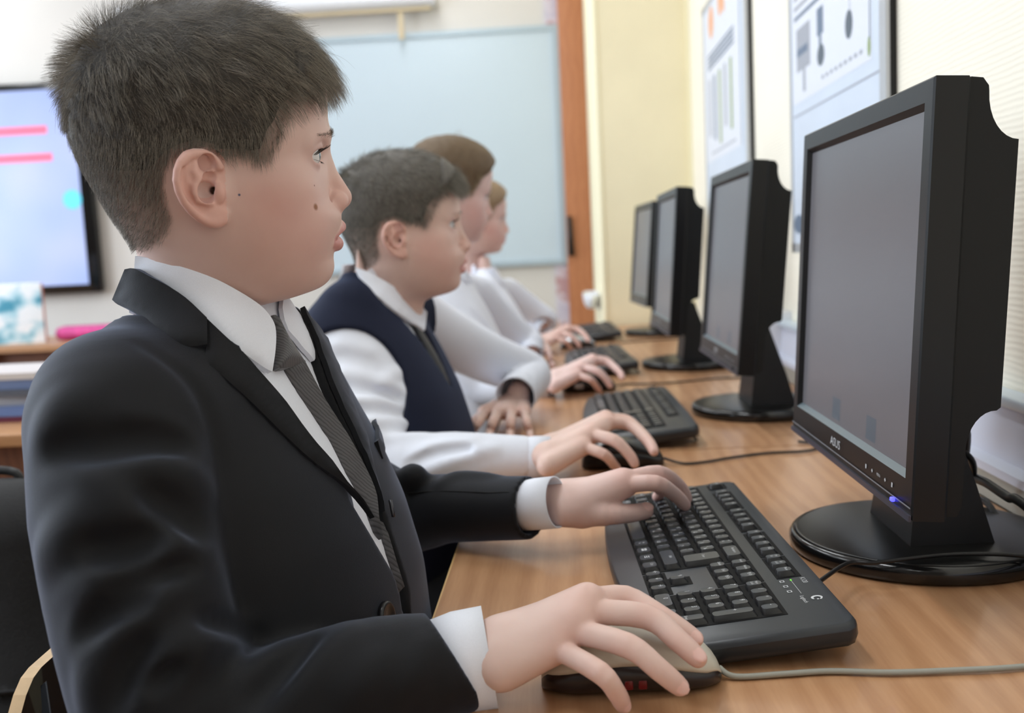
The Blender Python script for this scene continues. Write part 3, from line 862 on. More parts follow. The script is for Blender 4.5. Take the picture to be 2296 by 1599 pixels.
# ================================================================== cables
def cable(label, pts, r, m, name='cable', group='cables on the desks'):
    P = spline(pts, 8)
    o = MB().tube(P, r, 8).build(name, m); tag(o, label, 'cable', group); return o
def dz(L, z): return [tuple(at_z(x, y, DESK + z)) for x, y in L]
cable('grey mouse cable running right from the beige mouse', [(.101, .70, DESK + .008)] + dz([(1650, 1517), (1760, 1511), (1860, 1505), (2000, 1508), (2150, 1503), (2240, 1499), (2330, 1492)], .003), .0022, M['greycable'])
cable('black keyboard cable lying over the base of the nearest monitor', [(.200, .815, DESK + .028)] + dz([(1900, 1264), (1960, 1262), (2060, 1250), (2140, 1243), (2240, 1243), (2330, 1250)], .0235), .002, M['cable'])
cable('thin black cable of the mouse under the hand of the boy in navy vest', [(.134, 1.418, DESK + .008)] + dz([(1530, 1039), (1580, 1036), (1640, 1026), (1720, 1016), (1800, 1012), (1836, 1004), (1822, 994), (1790, 990)], .003), .002, M['cable'])
cable('blurred dark mouse cable on the middle desk behind the rounded keyboard', [(.107, 2.18, DESK + .008)] + dz([(1405, 861), (1450, 861), (1520, 857), (1600, 849), (1660, 846), (1720, 840)], .003), .002, M['cable'])
cable('dark cable on the farthest desk by the third monitor base', dz([(1395, 768), (1440, 764), (1500, 760), (1550, 756)], .003), .002, M['cable'])
cable('thick black cable hanging from the back of the nearest monitor', [(.345, .99, .865), (.385, .985, .845)] + [tuple(at_x(x, y, .425)) for x, y in ((2165, 1052), (2215, 1085), (2260, 1115), (2310, 1143))] + [(.432, .70, .732), (.44, .58, .7255), (.45, .40, .7255)], .0048, M['cable'])
cable('lower black cable curling behind the neck of the nearest monitor', [(.36, 1.02, .83), (.41, 1.03, .80)] + [tuple(at_x(x, y, .44)) for x, y in ((2180, 1105), (2215, 1130), (2238, 1160))] + [(.452, 1.005, .733), (.462, .93, .7245), (.466, .70, .7245)], .0036, M['cable'])

# small things beyond the monitors
sp = thing('desktop_speaker', 'small pale grey speaker behind the third monitor', 'speaker', (.44, 2.86, DESK))
MB().rbox(-.025, .025, -.03, .03, 0.001, .155, .012).build('cabinet', mat('pale grey plastic', (176, 190, 198), .4), sp)
MB().prism([(.018 * math.cos(a), .1 + .018 * math.sin(a)) for a in np.linspace(0, 2 * PI, 19)[:-1]], 'x', -.027, -.0245).build('cone', M['black'], sp)
sp.children[1].location = (0, 0, 0)

# ================================================================== left side: desks, books, chair, backpack
bd = thing('back_row_desk', 'long tan desk standing along the back wall under the display', 'desk', (-2.55, 4.5, 0))
MB().box(-1.5, 1.5, -.3, .3, .695, .72).build('tabletop', M['deskx'], bd)
for x in (-1.4, 0, 1.4): MB().box(x - .01, x + .01, -.27, .27, 0, .695).build('side_panel', M['browndesk'], bd)
MB().box(-1.45, 1.45, -.2, -.185, .35, .695).build('front_panel', M['browndesk'], bd)
ld = thing('side_desk', 'wooden desk with brown front panel behind the boy in the suit', 'desk', (-1.55, 2.22, 0))
MB().box(-.68, .68, -.33, .33, .695, .72, bev=.003).build('tabletop', M['deskx'], ld)
for x in (-.64, .64): MB().box(x - .01, x + .01, -.3, .3, 0, .695).build('side_panel', M['browndesk'], ld)
MB().box(-.63, .63, -.27, -.25, .25, .694).build('front_panel', M['browndesk'], ld)
zz = .72
for k, (h, c, dx, lab) in enumerate(((.012, (96, 34, 58), 0, 'maroon book lying lowest in the stack on the side desk'),
                            (.022, (96, 120, 170), .008, 'blue book second from the bottom of the stack on the side desk'),
                            (.02, (140, 146, 158), -.006, 'grey book in the middle of the stack on the side desk'),
                            (.014, (82, 88, 100), .01, 'dark grey thin book above the grey one in the stack'),
                            (.02, (104, 122, 160), .012, 'slate blue book second from the top of the stack on the side desk'),
                            (.014, (206, 200, 196), -.002, 'pale book topmost of the stack on the side desk'))):
    o = thing('book', lab, 'book', (-1.27 + dx, 2.16, zz + .0003), PI / 2 + random.uniform(-.05, .05), 'books stacked on the side desk')
    b = MB(); cv = mat('cover %d' % k, c, .4)
    b.box(-.11, .11, -.15, .15, 0, .002); b.box(-.11, .11, -.15, .15, h - .002, h); b.box(-.11, -.107, -.15, .15, .002, h - .002); b.build('cover', cv, o)
    MB().box(-.1065, .107, -.146, .146, .0021, h - .0021).build('page_block', mat('pages %d' % k, (214, 214, 216), .7), o)
    zz += h + .0006
pb = thing('picture_book', 'blue and white picture book standing upright on the back desk', 'book', (-2.475, 4.36, .7203), .12)
t = NT('blue white cover art'); t.set(Roughness=.35); t.link(t.ramp(t.noise(7, 4, t.mapping((1, 1, 1.2))), [(.40, lin((70, 150, 178))), (.47, lin((170, 214, 230))), (.54, lin((240, 246, 252)))]), t.b.inputs['Base Color'])
MB().rbox(-.145, .145, -.012, .012, 0, .27, .004).build('cover', t.m, pb); MB().box(.1451, .1465, -.009, .009, .004, .266).build('page_block', mat('red fore edge', (188, 120, 112), .6), pb)
pc = thing('pencil_case', 'bright pink pencil case lying on the back desk', 'pencil case', (-2.165, 4.46, .7203), .05)
b = MB(); b.rings([[(x, .045 * s * math.cos(a), .032 + .032 * s * math.sin(a)) for a in np.linspace(0, 2 * PI, 17)[:-1]] for x, s in ((-.15, .55), (-.145, .85), (-.12, 1), (.12, 1), (.145, .85), (.15, .55))])
b.build('pouch', mat('pink fabric', (206, 70, 142), .6, var=.15, scale=40), pc); MB().box(-.12, .12, -.006, .006, .062, .066).build('zip', mat('magenta zip', (150, 30, 110), .5), pc)
for k, (c, z, lab) in enumerate((((96, 130, 190), 0, 'blue folder lying under the teal one on the back desk'), ((108, 206, 196), .017, 'teal folder lying on the blue one on the back desk'))):
    o = MB().rbox(-.16, .16, -.11, .11, 0, .016, .003).build('folder', mat('folder %d' % k, c, .4), None, (-1.22, 4.42, .7205 + z)); tag(o, lab, 'folder', 'folders on the back desk')
def make_chair(label, loc, rz, group='plywood school chairs'):
    r = thing('school_chair', label, 'chair', loc, rz, group)
    t_ = M['ply']
    # backrest: bent plywood, faces +x, centre at local origin x = 0
    b = MB(); R = []
    ny = 28
    def prof(y): return -.008 * (1 - (y / .19) ** 2)
    for zf in (0, .5, 1):
        pass
    outl = []
    for k in range(ny + 1):
        y = -.19 + .38 * k / ny; e = max(0, (abs(y) - .15) / .04); top = .733 - .022 * e * e; bot = .60 + .025 * e * e
        x = prof(y)
        R.append([(x - .005 - .02 * 0, y, bot), (x + .005, y, bot), (x - .010, y, (top + bot) / 2), (x - .012, y, top), (x - .022, y, top), (x - .020, y, (top + bot) / 2)])
        R[-1] = [R[-1][i] for i in (0, 1, 2, 3, 4, 5)]
    b.rings(R, 0, False); b.build('backrest', M['chairlacquer'], r)
    b = MB()
    for k in range(ny):
        A = R[k]; Bq = R[k + 1]
        up = .0006
        b.poly([(A[3][0], A[3][1], A[3][2] + up), (A[4][0], A[4][1], A[4][2] + up), (Bq[4][0], Bq[4][1], Bq[4][2] + up), (Bq[3][0], Bq[3][1], Bq[3][2] + up)], [(0, 1, 2, 3)])
    b.build('ply_edge', M['ply'], r)
    b = MB(); b.rbox(.01, .36, -.18, .18, .42, .434, .006); b.build('seat', M['ply'], r)
    for s in (-1, 1):
        MB().tube([(.0, s * .17, 0), (-.002, s * .165, .42), (-.024, s * .15, .72)], .011, 10).build('leg', M['tube'], r)
        MB().tube([(.34, s * .17, 0), (.34, s * .165, .42)], .011, 10).build('leg', M['tube'], r)
    return r
t = NT('brown lacquered plywood'); t.set(Roughness=.3)
v = t.noise(16, 2, t.mapping((1, 1, .35)))
t.link(t.mix(t.ramp(v, [(.70, (0, 0, 0, 1)), (.72, (1, 1, 1, 1))]), lin((92, 66, 30)), lin((150, 142, 112))), t.b.inputs['Base Color']); M['chairlacquer'] = t.m
M['ply'] = mat('pale plywood', (212, 180, 138), .5, var=.1, scale=60); M['tube'] = mat('painted steel tube', (60, 62, 66), .4, .5)
CH = make_chair('plywood school chair with chipped brown lacquer behind the boy in the suit', (-.397, .868, 0), 0)
for x, y, lab in ((-.50, 1.70, 'plywood school chair under the boy in the navy vest'), (-.46, 2.50, 'plywood school chair under the child with fair swept hair'), (-.44, 3.25, 'plywood school chair under the farthest child in white')):
    c = copy_tree(CH); c.location = (x, y, 0); c['label'] = lab
c = copy_tree(CH); c.location = (-.80, 1.37, 0); c.rotation_euler = (0, 0, PI / 2); c['label'] = 'plywood school chair with the black backpack hanging on its back'

bpk = thing('backpack', 'black fabric backpack hanging on the plywood chair behind the boy in the suit', 'backpack', (-.755, 1.235, .36))
V_ = Vol((-.20, -.20, -.02), (.20, .20, .46), .005)
V_.ell((0, 0, .12), (.145, .125, .12), .0); V_.tube([(-.05, 0, .12), (-.04, 0, .33)], [.100, .075], .05); V_.tube([(.05, .0, .12), (.04, .0, .33)], [.100, .075], .05)
V_.ell((0, -.10, .10), (.10, .05, .08), .015); V_.tube([(-.10, -.11, .17), (0, -.135, .18), (.10, -.11, .17)], .004, .004)
v_, f_ = V_.mesh(2); v_ = v_ - np.array([0, 0, v_[:, 2].min()])
from_arrays('bag', v_, f_, mat('black bag fabric', (20, 21, 24), .75, bump=.4, bscale=300, bdist=.002), bpk)
MB().tube(spline([(-.03, .02, .38), (-.028, .02, .415), (.028, .02, .415), (.03, .02, .38)], 5), .006, 8).build('carry_loop', M['cable'], bpk)
for sx in (-.07, .07): MB().tube(spline([(sx, .06, .36), (sx * 1.1, .105, .30), (sx * 1.1, .115, .15), (sx, .095, .05)], 6), .012, 8, flat=.4, up=(0, 1, 0)).build('shoulder_strap', M['cable'], bpk)
# ================================================================== people: heads
O3 = at_y(450, 350, .80)
EW = -nrm(ray(450, 350)); EU = nrm(CX - EW * (CX @ EW)); EV = np.cross(EW, EU)
def L(px, py, w=0.0):
    """photo position of the boy's profile -> head space (u forward, v up, w to his right)"""
    r = ray(px, py); t = ((O3 + EW * w - CAM) @ EW) / (r @ EW)
    P = CAM + r * t - O3
    return np.array([P @ EU, P @ EV, w])
_f = [(600, 672), (592, 692), (588, 720), (584, 800), (580, 860)]
FRONT = [(733, 262), (736, 290), (736, 306), (731, 330), (728, 350), (731, 375), (736, 410), (742, 445), (753, 460), (763, 474), (765, 486), (763, 500), (757, 520), (752, 540), (748, 560), (746, 574), (749, 592), (748, 605), (742, 620), (731, 633), (716, 644), (694, 651), (672, 657), (647, 663), (620, 666)] + _f
BACK = [(162, 250), (166, 300), (178, 340), (196, 380), (222, 425), (252, 475), (284, 522), (302, 550), (311, 580), (311, 620), (302, 680), (284, 760), (270, 860)]
HALF = [(235, .0755), (300, .0745), (350, .0725), (400, .0710), (440, .0695), (480, .0670), (520, .0640), (560, .0600), (600, .0555), (640, .0510), (668, .0475), (700, .0455), (760, .0455), (860, .0480)]
def build_head(h=.0012, jaw=1.0, nape=0.0):
    V = Vol((-.125, -.185, -.105), (.135, .128, .105), h)
    th = np.linspace(PI / 2, 0, 14)[:-1]
    f = [L(447 + 287 * math.cos(a), 235 - 205 * math.sin(a)) for a in th] + [L(*p) for p in FRONT]
    b = [L(447 - 285 * math.cos(a), 235 - 205 * math.sin(a)) for a in th] + [L(p[0] - nape * float(smooth01(480, 590, p[1])), p[1]) for p in BACK]
    hw = [(L(447, 235 - 205 * math.sin(a))[1], .0755 * math.cos(a)) for a in th] + [(L(447, p)[1], w) for p, w in HALF]
    def tab(A): A = sorted((p[1], p[0]) for p in A); return np.interp(V.ax[1], [p[0] for p in A], [p[1] for p in A])
    def sm(a, n=3):
        for _ in range(n): a = np.convolve(np.pad(a, 2, mode='edge'), [.1, .2, .4, .2, .1], 'valid')
        return a
    Fv = sm(tab(f)); Bv = sm(tab(b)); hw = sorted(hw); Wv = sm(np.interp(V.ax[1], [p[0] for p in hw], [p[1] for p in hw]), 6)
    jw = 1 + (jaw - 1) * smooth01(.0, -.05, V.ax[1]) * smooth01(-.16, -.09, V.ax[1]); Wv = Wv * jw
    k = .5 - .10 * smooth01(.03, -.06, V.ax[1])
    C = Bv + (Fv - Bv) * k
    top = V.ax[1] > L(447, 31)[1]
    u, v, w = V.ax[0][:, None, None], V.ax[1][None, :, None], V.ax[2][None, None, :]
    q = np.where(u > C[None, :, None], (u - C[None, :, None]) / np.maximum(Fv - C, .002)[None, :, None], (u - C[None, :, None]) / np.minimum(Bv - C, -.002)[None, :, None])
    n = 2.25
    G = (np.abs(q) ** n + np.abs(w / np.maximum(Wv, .002)[None, :, None]) ** n) ** (1 / n) - 1
    G[:, top, :] = 1.0
    g = np.gradient(G.astype(np.float32), h)
    V.D = np.clip(G / np.maximum(np.sqrt(g[0] ** 2 + g[1] ** 2 + g[2] ** 2), 4.0), -.05, .3).astype(np.float32)
    del G, g, q
    def both(fn):
        for s in (1, -1): fn(s)
    def Lw(px, py, w, s): p = L(px, py, w); return np.array([p[0], p[1], s * w])
    # cheeks, brow, sockets
    both(lambda s: V.ell(Lw(590, 530, .041, s), (.036, .036, .019), .03))
    both(lambda s: V.ell(Lw(636, 425, .044, s), (.018, .014, .012), .02))
    both(lambda s: V.tube([Lw(722, 306, .006, s), Lw(710, 306, .026, s), Lw(684, 322, .042, s)], [.0055, .0050, .004], .010))
    both(lambda s: V.ell(Lw(736, 352, .033, s), (.0115, .0095, .0150), .010, 'cut'))
    # nose
    V.tube([L(719, 335), L(738, 390), L(765, 441)], [.0065, .0070, .0088], .007)
    both(lambda s: V.ell(Lw(753, 452, .0105, s), (.0105, .0092, .0075), .0035))
    V.tube([L(765, 449), L(752, 467)], [.0062, .0055], .004)
    both(lambda s: V.tube([Lw(743, 430, .0170, s), Lw(735, 449, .0190, s), Lw(737, 464, .0190, s), Lw(747, 473, .0165, s)], .0019, .003, 'cut'))
    both(lambda s: V.ell(Lw(767, 463, .0085, s), (.0052, .0030, .0042), .0015, 'cut'))
    # mouth
    both(lambda s: V.tube([Lw(762, 508, 0, s), Lw(760, 514, .009, s), Lw(748, 530, .0185, s), Lw(740, 542, .0235, s)], [.0046, .0042, .0030, .0016], .0030))
    both(lambda s: V.tube([Lw(753, 546, 0, s), Lw(750, 547, .010, s), Lw(742, 546, .0225, s)], [.0058, .0052, .0024], .0030))
    both(lambda s: V.tube([Lw(776, 526, 0, s), Lw(760, 527, .0095, s), Lw(750, 535, .0180, s), Lw(739, 546, .0240, s)], [.0024, .0022, .0018, .0013], .0010, 'cut'))
    V.tube([L(792, 521), L(764, 525)], [.004, .0016], .001, 'cut')
    # eyes
    E = {}
    for s in (1, -1):
        c = L(719, 349, .0300); c = np.array([c[0] - .0120, c[1], s * .0300]); E[s] = c
        V.ell(c, (.0134, .0128, .0138), .005)
        V.tube([c + (.0125, .0062, -.006 * s), c + (.0110, .0068, .004 * s), c + (.0045, .0040, .0120 * s)], [.0016, .0018, .0016], .003)
        V.ell(c + (.0095, -.0004, .0015 * s), (.0100, .0058, .0142), .0010, 'cut')
    # ears
    for s in (1, -1):
        def ew(px): return .0715 + (497 - px) / 100 * .0170
        def E_(px, py, dw=0.0): return Lw(px, py, ew(px) + dw, s)
        a = nrm(E_(492, 500) - E_(432, 345)); n_ = nrm(np.cross(a, E_(400, 420) - E_(480, 420))); n_ = n_ if n_[2] * s > 0 else -n_
        R = np.stack([a, np.cross(n_, a), n_])
        V.ell(Lw(474, 425, .064, s), (.015, .020, .011), .006)
        V.ell(E_(446, 412, -.0005), (.0255, .0158, .0026), .0025, R=R)
        rim = [(492, 374), (484, 361), (472, 351), (455, 344), (437, 344), (420, 351), (407, 364), (399, 383), (397, 404), (402, 428), (413, 451), (428, 471), (447, 488), (466, 499), (484, 501), (498, 493), (503, 478)]
        V.tube([E_(*p, .0012) for p in rim], [.0034] * 12 + [.0034, .0036, .0042, .0042, .0034], .0022)
        V.ell(E_(484, 482, .001), (.0085, .0085, .0038), .004, R=R)
        V.tube([E_(472, 391, .0005), E_(456, 392, .002), E_(446, 402, .0032), E_(437, 418, .0036), E_(436, 434, .0036), E_(443, 448, .0034), E_(457, 452, .0034), E_(472, 455, .003)], [.0018, .0024, .0028, .0030, .0030, .0028, .0026, .0024], .003)
        V.tube([E_(446, 402, .003), E_(436, 385, .0022), E_(438, 370, .001)], [.0028, .0028, .002], .003)
        V.ell(E_(462, 428, .0015), (.0090, .0095, .0110), .0012, 'cut', R=R)
        V.ell(E_(462, 402, .0010), (.0050, .0090, .0060), .0012, 'cut', R=R)
        V.ell(E_(464, 366, .0025), (.0072, .0066, .0062), .0016, 'cut', R=R)
        V.tube([E_(412, 380, .003), E_(411, 404, .003), E_(418, 430, .003), E_(430, 452, .0030)], [.0020, .0026, .0026, .0018], .002, 'cut')
        V.ell(E_(491, 434, .0030), (.0046, .0072, .0034), .003)
        V.tube([E_(476, 427, -.001), Lw(484, 428, .055, s)], [.0032, .0026], .0012, 'cut')
    return V, E
def gauss(P, c, s): return np.exp(-((P - c) ** 2).sum(1) / (2 * s * s))
def mirr(P): Q = P.copy(); Q[:, 2] = np.abs(Q[:, 2]); return Q
HAIRP = [(735, 60), (716, 166), (706, 176), (690, 192), (672, 214), (655, 225), (640, 245), (632, 280), (622, 310), (608, 335), (600, 362), (584, 375), (560, 362), (535, 350), (508, 352), (488, 352), (470, 336), (445, 328), (415, 336), (392, 352), (380, 385), (378, 420), (388, 455), (396, 485), (385, 515), (360, 540), (330, 556), (300, 560), (240, 540), (60, 500), (40, -60), (700, -60)]
HAIRL = [L(*p)[:2] for p in HAIRP]
def head_cols(V, skin, hairc, red=1.0):
    P = mirr(V); c = np.repeat(np.array(lin(skin)[:3])[None], len(V), 0)
    def tint(m, col, k): 
        nonlocal c
        m = np.clip(m * k, 0, 1)[:, None]; c = c * (1 - m) + np.array(lin(col)[:3]) * m
    tint(gauss(P, L(600, 455, .062), .020), (200, 138, 124), .50 * red)
    tint(gauss(P, L(655, 520, .045), .026), (206, 138, 130), .40 * red)
    tint(gauss(P, L(760, 440, .008), .012), (214, 150, 136), .45 * red)
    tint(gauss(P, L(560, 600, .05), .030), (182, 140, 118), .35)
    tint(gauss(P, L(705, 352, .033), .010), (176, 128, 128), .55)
    ear = ((P[:, 2] > .071) & (P[:, 0] < L(505, 400, .075)[0]) & (P[:, 1] < L(440, 335, .08)[1]) & (P[:, 1] > L(440, 512, .08)[1]) & (P[:, 0] > L(385, 400, .09)[0])).astype(float)
    tint(ear, (222, 158, 142), .42 * red + .1)
    lip = np.minimum(1, gauss(P, L(766, 511, .0), .006) + gauss(P, L(758, 522, .010), .0052) + gauss(P, L(748, 534, .019), .0035) + gauss(P, L(764, 546, 0), .0068) + gauss(P, L(757, 547, .010), .0065) + gauss(P, L(746, 546, .020), .0035))
    tint(smooth01(.45, .8, lip), (204, 136, 134), .8)
    ins = inpoly(P[:, 0], P[:, 1], HAIRL); d = polydist(P[:, 0], P[:, 1], HAIRL)
    m = np.where(ins, smooth01(-.001, .006, d), 0) * (1 - ear)
    m = m * (1 - .45 * smooth01(L(555, 300)[0], L(600, 300)[0], P[:, 0]) * smooth01(L(500, 190)[1], L(500, 260)[1], P[:, 1]))
    m = m * (1 - .30 * smooth01(L(300, 380)[1], L(300, 520)[1], P[:, 1]))
    tint(m, hairc, .88)
    return c
_nz = RNG.normal(size=(40, 3)); _ph = RNG.uniform(0, 6.28, 40)
def wob(P, f, k=12):
    o = 0
    for i in range(k): o = o + np.sin(P @ (_nz[i] * f) + _ph[i])
    return o / k * 1.7
def hair_fields(P, style):
    """length and lift of the hair at scalp points (head space)"""
    y = 350 - P[:, 1] * 2800.0 + 0; x = 450 + P[:, 0] * 2800.0      # back to rough photo rows/columns
    t = np.interp(y, [20, 110, 190, 260, 330, 400, 470, 560], [1.0, .95, .72, .45, .30, .19, .12, .07])
    ln = {'short': .040, 'crop': .026}.get(style, .055) * t
    ln = np.where((x > 640) & (y < 200), np.maximum(ln, .037), ln)
    lift = np.interp(y, [20, 120, 220, 320, 450, 560], [.46, .44, .38, .29, .24, .2])
    return ln, lift, x, y
def make_hair(Vh, Vv, Ff, n, style, clump=.55, rad=.00007, steps=6, seed=3):
    """strands (n, steps, 3) on the scalp in head space"""
    g = np.random.default_rng(seed)
    Pm = mirr(Vv); cen = Pm[Ff].mean(1)
    ins = inpoly(cen[:, 0], cen[:, 1], HAIRL); dist = polydist(cen[:, 0], cen[:, 1], HAIRL)
    ear = (cen[:, 2] > .0735) & (cen[:, 0] < .035) & (cen[:, 0] > -.03) & (cen[:, 1] < .006) & (cen[:, 1] > -.06)
    a = Vv[Ff[:, 2]] - Vv[Ff[:, 0]]; b = Vv[Ff[:, 3]] - Vv[Ff[:, 1]]; ar = np.linalg.norm(np.cross(a, b), axis=1)
    yy, xx = 350 - cen[:, 1] * 2800, 450 + cen[:, 0] * 2800
    thin = 1 - .60 * smooth01(545, 600, xx) * smooth01(200, 270, yy) - .50 * smooth01(360, 520, yy)
    p = ar * ins * ~ear * smooth01(-.002, .006, dist) * thin; p = p / p.sum()
    fi = g.choice(len(Ff), n, p=p)
    w = g.dirichlet(np.ones(4), n)
    root = (Vv[Ff[fi]] * w[..., None]).sum(1)
    N = Vh.normal(root)
    ln, lift, x, y = hair_fields(mirr(root), style)
    dist = dist[fi]
    whorl = L(212, 95) if style != 'swept' else L(330, 40)
    T = root - whorl; T = T - N * (T * N).sum(1, keepdims=True); T /= np.maximum(np.linalg.norm(T, axis=1, keepdims=True), 1e-6)
    if style == 'swept':
        T = np.repeat(np.array([[-1.0, -.35, 0]]), n, 0); T = T - N * (T * N).sum(1, keepdims=True); T /= np.linalg.norm(T, axis=1, keepdims=True)
        lift *= .45
    else:
        sw = np.stack([-T[:, 1], T[:, 0], 0 * T[:, 0]], 1)
        T = T + .22 * sw * smooth01(200, 60, y)[:, None]
        side = smooth01(180, 330, y)[:, None]                       # sides grow down and slightly back
        T = T * (1 - side) + side * np.array([[-.12, -1, 0]])
        T = T - N * (T * N).sum(1, keepdims=True); T /= np.maximum(np.linalg.norm(T, axis=1, keepdims=True), 1e-6)
        crown = np.exp(-(((x - 190) / 75) ** 2 + ((y - 120) / 70) ** 2))
        lift = lift + .60 * crown; ln = ln * (1 - .25 * crown)
    jit = g.normal(size=(n, 3)) * .15
    ln = ln * g.uniform(.72, 1.12, n) * np.where(g.random(n) < .03, 1.25, 1)
    d = T * (1 - lift[:, None]) + N * lift[:, None] + jit; d /= np.linalg.norm(d, axis=1, keepdims=True)
    S = np.zeros((n, steps, 3), np.float32); S[:, 0] = root - N * .0008
    cur = root.copy(); st = ln / (steps - 1)
    for k in range(1, steps):
        nn = Vh.normal(cur)
        d = d + np.array([0, -.10, 0]) * (ln / .03)[:, None] - nn * .10 * (lift < .6)[:, None]
        d /= np.linalg.norm(d, axis=1, keepdims=True)
        cur = cur + d * st[:, None]
        sd = Vh.sample(cur); pen = np.maximum(.0012 + .0006 * k - sd, 0)
        cur = cur + nn * pen[:, None]
        S[:, k] = cur
    # clumps
    nc = max(60, n // 38); ci = g.choice(n, nc, replace=False); best = np.zeros(n, int); bd = np.full(n, 1e9)
    for k0 in range(0, nc, 200):
        dd = ((root[:, None, :] - root[ci[k0:k0 + 200]][None]) ** 2).sum(2); j = dd.argmin(1); m = dd[np.arange(n), j]
        up = m < bd; best[up] = ci[k0 + j[up]]; bd[up] = m[up]
    tt = (np.linspace(0, 1, steps) ** 1.3)[None, :, None] * clump * g.uniform(.5, 1, (n, 1, 1)) * smooth01(.006, .02, ln)[:, None, None]
    off = S[best] - S[best][:, :1]; S2 = S * (1 - tt) + (S[best] * .8 + (S[:, :1] + off) * .2) * tt
    return S2.astype(np.float32)
def curves_obj(name, S, r, m, parent, taper=.25):
    n, k, _ = S.shape
    cu = bpy.data.hair_curves.new(name); cu.add_curves([k] * n)
    cu.position_data.foreach_set('vector', np.ascontiguousarray(S, np.float32).ravel())
    ra = cu.attributes.new('radius', 'FLOAT', 'POINT')
    ra.data.foreach_set('value', np.tile(np.linspace(1, taper, k) * r, n).astype(np.float32))
    cu.materials.append(m)
    return link(bpy.data.objects.new(name, cu), parent)
def hair_mat(name, c1, c2):
    t = NT(name); t.set(Roughness=.38, Specular_IOR_Level=.55)
    hi = t.add('ShaderNodeHairInfo')
    t.link(t.ramp(hi.outputs['Random'], [(0.0, lin(c1)), (1.0, lin(c2))]), t.b.inputs['Base Color'])
    return t.m
def skin_mat(name):
    t = NT(name); t.set(Roughness=.48, Specular_IOR_Level=.35, Subsurface_Weight=.10, Subsurface_Scale=.004)
    t.b.inputs['Subsurface Radius'].default_value = (1.0, .35, .2)
    a = t.add('ShaderNodeAttribute'); a.attribute_name = 'Col'
    n = t.noise(220, 3); n2 = t.noise(28, 3)
    c = t.mix(.10, a.outputs['Color'], t.ramp(n2, [(.35, lin((190, 144, 132))), (.65, lin((232, 204, 192)))]), 'MIX')
    t.last = c; t.bump(n, .10, .0006)
    t.link(c, t.b.inputs['Base Color'])
    return t
def spot(t, pos, r, col):
    """a mole: a small patch of its own colour, in object coordinates"""
    d = t.add('ShaderNodeVectorMath', operation='DISTANCE'); d.inputs[1].default_value = tuple(pos); t.link(t.tc(), d.inputs[0])
    f = t.add('ShaderNodeMapRange'); f.inputs['From Min'].default_value = r * 1.15; f.inputs['From Max'].default_value = r * .5
    t.link(d.outputs['Value'], f.inputs['Value'])
    t.last = t.mix(f.outputs['Result'], t.last, lin(col)); t.link(t.last, t.b.inputs['Base Color'])
def eye_mesh(r=.0118):
    V, F = [], []; n, m = 24, 28; cols = []
    for i in range(m + 1):
        a = PI * i / m
        for j in range(n):
            b = 2 * PI * j / n; rr = r * (1 + .045 * math.exp(-(a / .42) ** 2))
            V.append((rr * math.cos(a), rr * math.sin(a) * math.cos(b), rr * math.sin(a) * math.sin(b)))
            g = a * r
            cols.append((.004, .004, .005) if g < .0021 else ((.10, .14, .16) if g < .0054 else ((.03, .04, .05) if g < .0060 else (.78, .77, .78))))
    for i in range(m):
        for j in range(n): F.append((i * n + j, i * n + (j + 1) % n, (i + 1) * n + (j + 1) % n, (i + 1) * n + j))
    return np.array(V), np.array(F), np.array(cols)
def basis(px, py, Y, turn=0.0, nod=0.0, tip=0.0):
    """frame of a head whose centre is seen at (px,py): turn away from / nod / tip towards the viewer"""
    o = at_y(px, py, Y); w = -nrm(ray(px, py)); u = nrm(CX - w * (CX @ w)); v = np.cross(w, u)
    u, w = math.cos(turn) * u - math.sin(turn) * w, math.cos(turn) * w + math.sin(turn) * u
    u, v = math.cos(nod) * u - math.sin(nod) * v, math.cos(nod) * v + math.sin(nod) * u
    v, w = math.cos(tip) * v + math.sin(tip) * w, math.cos(tip) * w - math.sin(tip) * v
    return o, np.stack([u, v, w])
def fit_cap(Vv, Ff, style, edge=.004):
    """hair mass over the scalp: head surface pushed out under the strands"""
    P = mirr(Vv); ins = inpoly(P[:, 0], P[:, 1], HAIRL); d = np.where(ins, polydist(P[:, 0], P[:, 1], HAIRL), -1)
    ear = (P[:, 2] > .0735) & (P[:, 0] < .04) & (P[:, 0] > -.03) & (P[:, 1] < .004) & (P[:, 1] > -.06)
    ok = (d > 0) & ~ear
    keep = ok[Ff].all(1); F = Ff[keep]; u = np.unique(F); mp = np.full(len(Vv), -1); mp[u] = np.arange(len(u))
    return u, mp[F], d[u]
# ================================================================== people: torso, clothes, hands
from mathutils.geometry import delaunay_2d_cdt
class Frame:
    """torso frame: f faces forward, a points to the person's left, z up"""
    def __init__(s, x, y, yaw):
        s.c = np.array([x, y, 0.0]); s.f = np.array([math.cos(yaw), math.sin(yaw), 0]); s.a = np.array([-math.sin(yaw), math.cos(yaw), 0])
    def to(s, P): q = np.asarray(P, float) - s.c; return q @ s.f, q @ s.a, q[..., 2]
    def w(s, xf, ya, z): return s.c + np.multiply.outer(np.asarray(xf, float), s.f) + np.multiply.outer(np.asarray(ya, float), s.a) + np.multiply.outer(np.asarray(z, float), [0, 0, 1.0])
    def hit(s, px, py, ya=0.0):
        """where the line of sight meets the upright plane at ya: returns (forward, z)"""
        r = ray(px, py); t = (ya - (CAM - s.c) @ s.a) / (r @ s.a); P = CAM + r * t
        return float((P - s.c) @ s.f), float(P[2])
